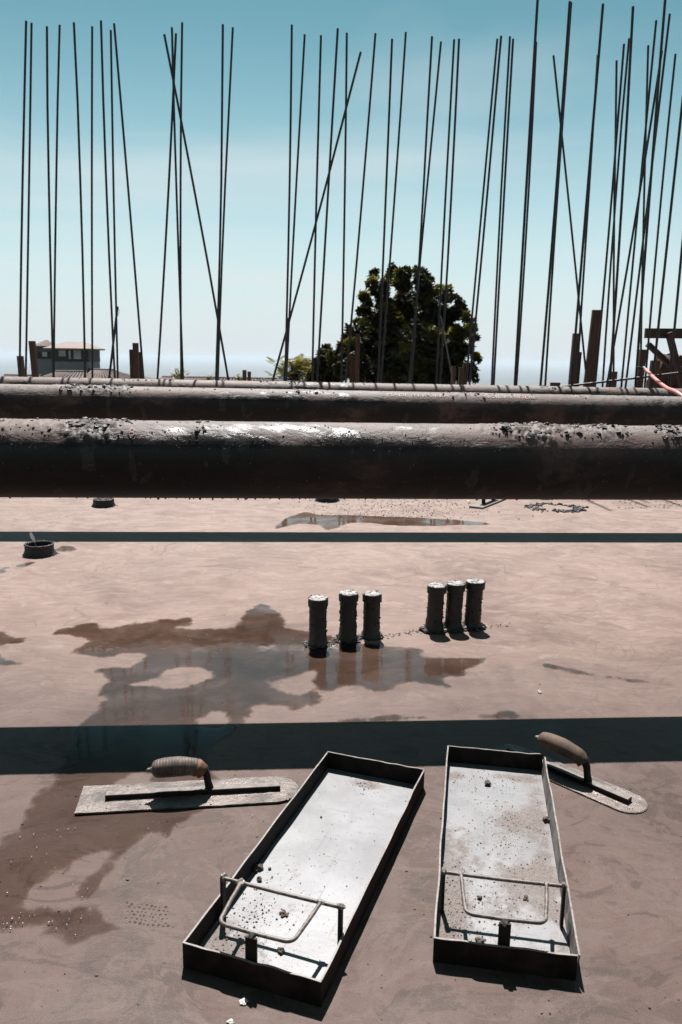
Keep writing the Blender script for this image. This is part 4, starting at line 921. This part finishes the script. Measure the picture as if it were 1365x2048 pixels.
def tree(label, px_, pyfoot, Y, lobes, nros, ln, seed, trunk_r=.11):
    random.seed(seed); c = atY(px_, 720, Y); zb = base_z(c.x, Y)
    t = thing('broadleaf_tree', label, 'tree', (c.x, Y, zb)); s = Y / FPX
    Ls = []
    for (x, y, rx, ry) in lobes:
        q = atY(x, y, Y + random.uniform(-.6, .6)) - t.location; Ls.append((q, rx * s, ry * s))
    cen = sum((q[0] for q in Ls), Vector()) / len(Ls)
    mb = MB(); tone = []
    tot = sum(a[1] * a[2] for a in Ls)
    tops = []
    for q, rx, rz in Ls:
        cnt = max(9, int(nros * rx * rz / tot))
        for _ in range(cnt):
            d = Vector((random.gauss(0, 1), random.gauss(0, 1), random.gauss(0, 1))).normalized(); f = random.random() ** .3 * (1 + .38 * mn.noise(d * 2.6 + q * 3))
            p = q + Vector((d.x * rx, d.y * rx * .9, d.z * rz)) * f
            ax = (d * .8 + Vector((0, 0, .7)) + Vector((random.gauss(0, .3), random.gauss(0, .3), 0)))
            cl = mn.noise((p + t.location) * 3.2); tv = .10 + .12 * cl + random.uniform(-.06, .10) + (.9 * sstep(.08, .32, cl) if d.z > -.2 else 0)  # sunlit yellow tips put into the leaf tone of upper clumps
            leaves(mb, tone, p, ax, random.randint(8, 11), ln * random.uniform(.7, 1.2), .22, 1.15, tv)
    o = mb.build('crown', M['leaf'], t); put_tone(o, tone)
    mb = MB(); fork = Vector((cen.x * .3, cen.y * .3, cen.z * .62))
    mb.tube([(0, 0, 0), (fork.x * .4 + .05, fork.y * .4, fork.z * .5), fork], [trunk_r * 1.25, trunk_r, trunk_r * .8], 10); mb.build('trunk', M['bark'], t, smooth=True)
    mb = MB()
    for q, rx, rz in Ls[:10]: mb.tube([fork, fork.lerp(q, .45) + Vector((0, .1, -.1)), fork.lerp(q, .85)], [trunk_r * .5, trunk_r * .25, trunk_r * .08], 6)
    mb.build('limbs', M['bark'], t, smooth=True)
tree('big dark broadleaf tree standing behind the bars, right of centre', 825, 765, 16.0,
     [(822, 700, 78, 62), (790, 645, 34, 42), (835, 625, 42, 42), (872, 650, 36, 44), (745, 690, 30, 36), (905, 700, 28, 42), (715, 735, 22, 26), (775, 745, 60, 26), (870, 750, 56, 24), (930, 745, 14, 18),
      (748, 548, 7, 8), (745, 566, 8, 9), (752, 582, 10, 10), (768, 578, 9, 14), (785, 537, 7, 7), (783, 555, 10, 12), (800, 548, 9, 7), (812, 545, 9, 8), (806, 566, 16, 14), (834, 541, 7, 6), (846, 545, 6, 6), (842, 560, 10, 9), (857, 558, 7, 8), (852, 580, 15, 14), (868, 584, 10, 10),
      (880, 578, 6, 6), (896, 580, 6, 6), (890, 598, 10, 10), (910, 596, 6, 6), (920, 606, 7, 6), (925, 622, 8, 8), (912, 625, 13, 12), (933, 632, 6, 6), (940, 644, 7, 7), (948, 656, 6, 7), (936, 664, 10, 12), (948, 676, 6, 7), (940, 700, 8, 10), (953, 715, 6, 9), (946, 738, 7, 9), (950, 756, 5, 8),
      (729, 592, 8, 7), (735, 606, 9, 8), (724, 622, 7, 7), (738, 632, 11, 12), (728, 648, 9, 9), (716, 645, 7, 6), (712, 662, 10, 9), (700, 660, 6, 7), (694, 676, 8, 8), (706, 690, 12, 14), (684, 690, 6, 6), (679, 706, 6, 8), (690, 718, 10, 12), (680, 740, 8, 12), (770, 612, 16, 16), (805, 600, 16, 16), (760, 640, 14, 16), (890, 640, 16, 18), (915, 668, 14, 16)], 9500, .095, 5)
tree('small dark tree left of the big dark tree', 655, 765, 17.5, [(655, 745, 26, 26), (652, 697, 7, 8), (650, 715, 14, 14), (668, 722, 14, 16), (640, 730, 12, 16), (676, 745, 14, 22), (632, 752, 14, 16)], 1500, .09, 6, .06)
def shrub(label, px_, pytop, Y, wpx, hpx, nf, seed):
    random.seed(seed); s = Y / FPX; tp = atY(px_, pytop, Y); zb = base_z(tp.x, Y); t = thing('yellow_shrub', label, 'shrub', (tp.x, Y, zb)); h_ = tp.z - zb
    mb = MB(); tone = []; st = MB(); st.tube([(0, 0, 0), (.05, .02, h_ * .5), (0, 0, h_ - hpx * s * .5)], [.04, .03, .012], 7)
    for k in range(nf):
        o_ = Vector((random.gauss(0, wpx * s * .22), random.gauss(0, wpx * s * .22), h_ - hpx * s * random.uniform(.25, .95)))
        a = random.uniform(0, 6.28); d = Vector((math.cos(a), math.sin(a), random.uniform(.1, 1.1))).normalized(); ln = hpx * s * random.uniform(.35, .6)
        sd_ = d.cross(Vector((0, 0, 1))).normalized(); tv = random.uniform(.3, 1)
        st.tube([(0, 0, h_ - hpx * s * .9), o_], [.008, .004], 4, False)
        for q in range(8):
            f = (q + 1) / 8; p = o_ + d * ln * f + Vector((0, 0, -.25 * ln * f * f))
            for sg in (-1, 1):
                e = p + (sd_ * sg * .8 + d * .5) * ln * .33 * (1.15 - f * .8) + Vector((0, 0, -.03 * ln)); wv = d * ln * .042
                b = len(mb.v); mb.v += [tuple(p - wv), tuple(p + wv), tuple(e + wv * .3), tuple(e - wv * .3)]; mb.f += [(b, b + 1, b + 2, b + 3)]; tone += [min(1, max(0, tv + random.uniform(-.15, .15)))] * 4
    o = mb.build('foliage', M['yleaf'], t); put_tone(o, tone); st.build('stem', M['bark'], t)
shrub('yellow feathery shrub top between the left bars above the farthest pipe', 358, 733, 24, 34, 26, 60, 1)
shrub('small yellow shrub tip just left of the crossing pair of bars', 416, 745, 24, 22, 16, 30, 2)
shrub('small yellow shrub tip beside the two small stakes', 478, 745, 24, 20, 18, 30, 3)
shrub('low yellow shrub tip just right of the two small stakes', 515, 754, 24, 22, 12, 24, 4)
shrub('large yellow feathery shrub left of the small dark tree', 590, 708, 23, 80, 56, 150, 5)
shrub('low yellow shrub at the foot of the three joined stakes', 318, 755, 24, 26, 10, 24, 8)

# ------------------------------------------------------------------ houses below the site
def hip(mb, A, B, zt, zr, ya, yb, ra, rb):
    """hip roof between x=A..B, depth ya..yb, eaves zt, ridge zr from ra to rb"""
    ym = (ya + yb) / 2; t_ = .12
    P = [(A, ya, zt), (B, ya, zt), (B, yb, zt), (A, yb, zt), (ra, ym, zr), (rb, ym, zr)]
    mb.add(P + [(p[0], p[1], p[2] - t_) for p in P[:4]], [(0, 1, 5, 4), (1, 2, 5), (2, 3, 4, 5), (3, 0, 4), (0, 6, 7, 1), (1, 7, 8, 2), (2, 8, 9, 3), (3, 9, 6, 0), (9, 8, 7, 6)])
def tile_rows(p0, p1, p2, p3, n_, r_, parent):
    mb = MB()
    for k in range(n_):
        a, b = p0.lerp(p1, (k + .5) / n_), p3.lerp(p2, (k + .5) / n_); mb.tube([a, a.lerp(b, .5), b], r_, 6)
    o = mb.build('tile_courses', M['tile'], parent); tag(o, kind='stuff')
YH = 70.0
def hs(x, y, dy=0): return atY(x, y, YH + dy)
c = hs(140, 760); zg = base_z(c.x, YH) ; t = thing('tower_house', 'grey tower house with hip roof and dark window band at far left', 'house', (c.x, YH, zg)); LL = lambda v: v - t.location
def panel(name, x0, x1, y0, y1, dy, dep, mat, par, deep=False):
    a, b = LL(hs(x0, y1, dy)), LL(hs(x1, y0, dy)); z0 = 0 if deep else a.z
    return MB().box(((a.x + b.x) / 2, dy + dep / 2, (z0 + b.z) / 2), (b.x - a.x, dep, b.z - z0)).build(name, M[mat], par)
panel('wall', 110, 178, 722, 760, 0, 3.2, 'plaster', t, True)
bd = panel('window_band', 108.5, 177, 697, 722.5, -.08, 3.3, 'trim', t)
for x0, x1, y0, y1 in ((118, 131, 700.5, 712.5), (138, 141.5, 701, 718), (148, 162, 700.5, 718)):
    w = panel('window', x0 - .8, x1 + .8, y0 - .8, y1 + .8, -.13, .08, 'trim', t); panel('pane', x0, x1, y0, y1, -.16, .06, 'pane', w)
a, b = LL(hs(92, 697)), LL(hs(184, 697)); mb = MB(); hip(mb, a.x, b.x, a.z + .05, LL(hs(140, 682.7)).z, -.75, 3.9, LL(hs(119.5, 690)).x, LL(hs(158, 690)).x); mb.build('roof', M['roofmetal'], t)
panel('wall', 72, 109, 697, 760, 2.0, 3.0, 'plaster', t, True); panel('window_band', 72, 108, 703, 717, 1.9, .2, 'trim', t)
w = panel('window', 84, 95, 703.5, 713.5, 1.85, .1, 'trim', t); panel('pane', 85, 94.5, 704, 713, 1.82, .06, 'pane', w)
mb = MB(); a, b = LL(hs(68, 694, 2)), LL(hs(106, 694, 2)); hip(mb, a.x, b.x, a.z, LL(hs(82, 681.5, 2)).z, 1.5, 5.6, LL(hs(80, 690, 2)).x, LL(hs(85, 690, 2)).x); rf = mb.build('roof', M['tile'], t)
zt, zr = a.z, LL(hs(82, 681.5, 2)).z
tile_rows(Vector((a.x, 1.48, zt + .02)), Vector((b.x, 1.48, zt + .02)), Vector((LL(hs(85, 690, 2)).x, 3.5, zr + .02)), Vector((LL(hs(80, 690, 2)).x, 3.5, zr + .02)), 9, .10, rf)
def low_house(label, xl, xr, ytop, yeave, Yh, dep, xr0, xr1):
    c = atY((xl + xr) / 2, 760, Yh); zg = base_z(c.x, Yh); t = thing('tiled_house', label, 'house', (c.x, Yh, zg), 0, 'tiled houses below the site')
    A, B = atY(xl, yeave, Yh) - t.location, atY(xr, yeave, Yh) - t.location; zr = (atY(xl, ytop, Yh + dep / 2) - t.location).z
    MB().box(((A.x + B.x) / 2, dep / 2, (A.z - .1) / 2), (B.x - A.x - .8, dep - .8, A.z - .1)).build('wall', M['plaster'], t)
    mb = MB(); ra, rb = (atY(xr0, ytop, Yh) - t.location).x, (atY(xr1, ytop, Yh) - t.location).x; hip(mb, A.x, B.x, A.z, zr, 0, dep, ra, rb); r_ = mb.build('roof', M['tile'], t)
    tile_rows(Vector((A.x, -.03, A.z + .03)), Vector((B.x, -.03, A.z + .03)), Vector((rb, dep / 2, zr + .03)), Vector((ra, dep / 2, zr + .03)), max(8, int((B.x - A.x) / .32)), .10, r_)
    MB().tube([(ra, dep / 2, zr + .05), (rb, dep / 2, zr + .05)], .16, 8).build('ridge_cap', M['tile'], r_)
    for k in range(3):
        x = A.x + (B.x - A.x) * (k + .5) / 3; w = MB().box((x, .36, A.z - 1.6), (1.2, .1, 1.3)).build('window', M['trim'], t); MB().box((x, .30, A.z - 1.6), (1.0, .04, 1.1)).build('pane', M['pane'], w)
low_house('red tiled roof right of the grey tower house, rising just above the farthest pipe', 110, 300, 740.5, 762, 66, 7, 150, 205)
low_house('low red tiled roof in front of the grey tower house', 60, 176, 744.5, 764, 62, 6, 84, 150)
low_house('low red tiled roof ridge at the far left behind the stakes', -60, 72, 752, 772, 60, 7, -30, 48)
low_house('long low brown tiled roof barely showing above the farthest pipe, left of centre', 240, 590, 755.5, 775, 58, 8, 300, 545)
Y2 = 75.0; c = atY(601, 760, Y2); zg = base_z(c.x, Y2); t = thing('lantern_house', 'small dark roof lantern with pale panes behind the large yellow shrub', 'house', (c.x, Y2, zg)); LL = lambda v: v - t.location
hs = lambda x, y, dy=0: atY(x, y, Y2 + dy)
panel('wall', 582, 619, 736, 770, 0, 2, 'plaster', t, True); panel('window_band', 581, 620, 720, 737, -.06, 2.1, 'trim', t)
for x0, x1 in ((588, 601), (608, 611), (613.5, 618)): w = panel('window', x0 - .7, x1 + .7, 722, 733, -.1, .08, 'trim', t); panel('pane', x0, x1, 723, 732, -.13, .05, 'pane', w)
a, b = LL(hs(577, 720)), LL(hs(624, 720)); mb = MB(); hip(mb, a.x, b.x, a.z + .04, LL(hs(600, 715.5)).z, -.4, 2.5, LL(hs(594, 717)).x, LL(hs(606, 717)).x); mb.build('roof', M['trim'], t)

# ------------------------------------------------------------------ haze
hm = bpy.data.materials.new('air'); hm.use_nodes = True; hn = hm.node_tree; hn.nodes.remove(hn.nodes['Principled BSDF'])
pv = hn.nodes.new('ShaderNodeVolumePrincipled'); pv.inputs['Color'].default_value = (.60, .69, .76, 1); pv.inputs['Density'].default_value = 1e-4; pv.inputs['Anisotropy'].default_value = .2
hn.links.new(pv.outputs[0], hn.nodes['Material Output'].inputs['Volume'])
mb = MB(); mb.box((0, 0, (-158 + 22) / 2), (90000, 90000, 180)); hz_o = mb.build('haze', hm); tag(hz_o, kind='stuff')
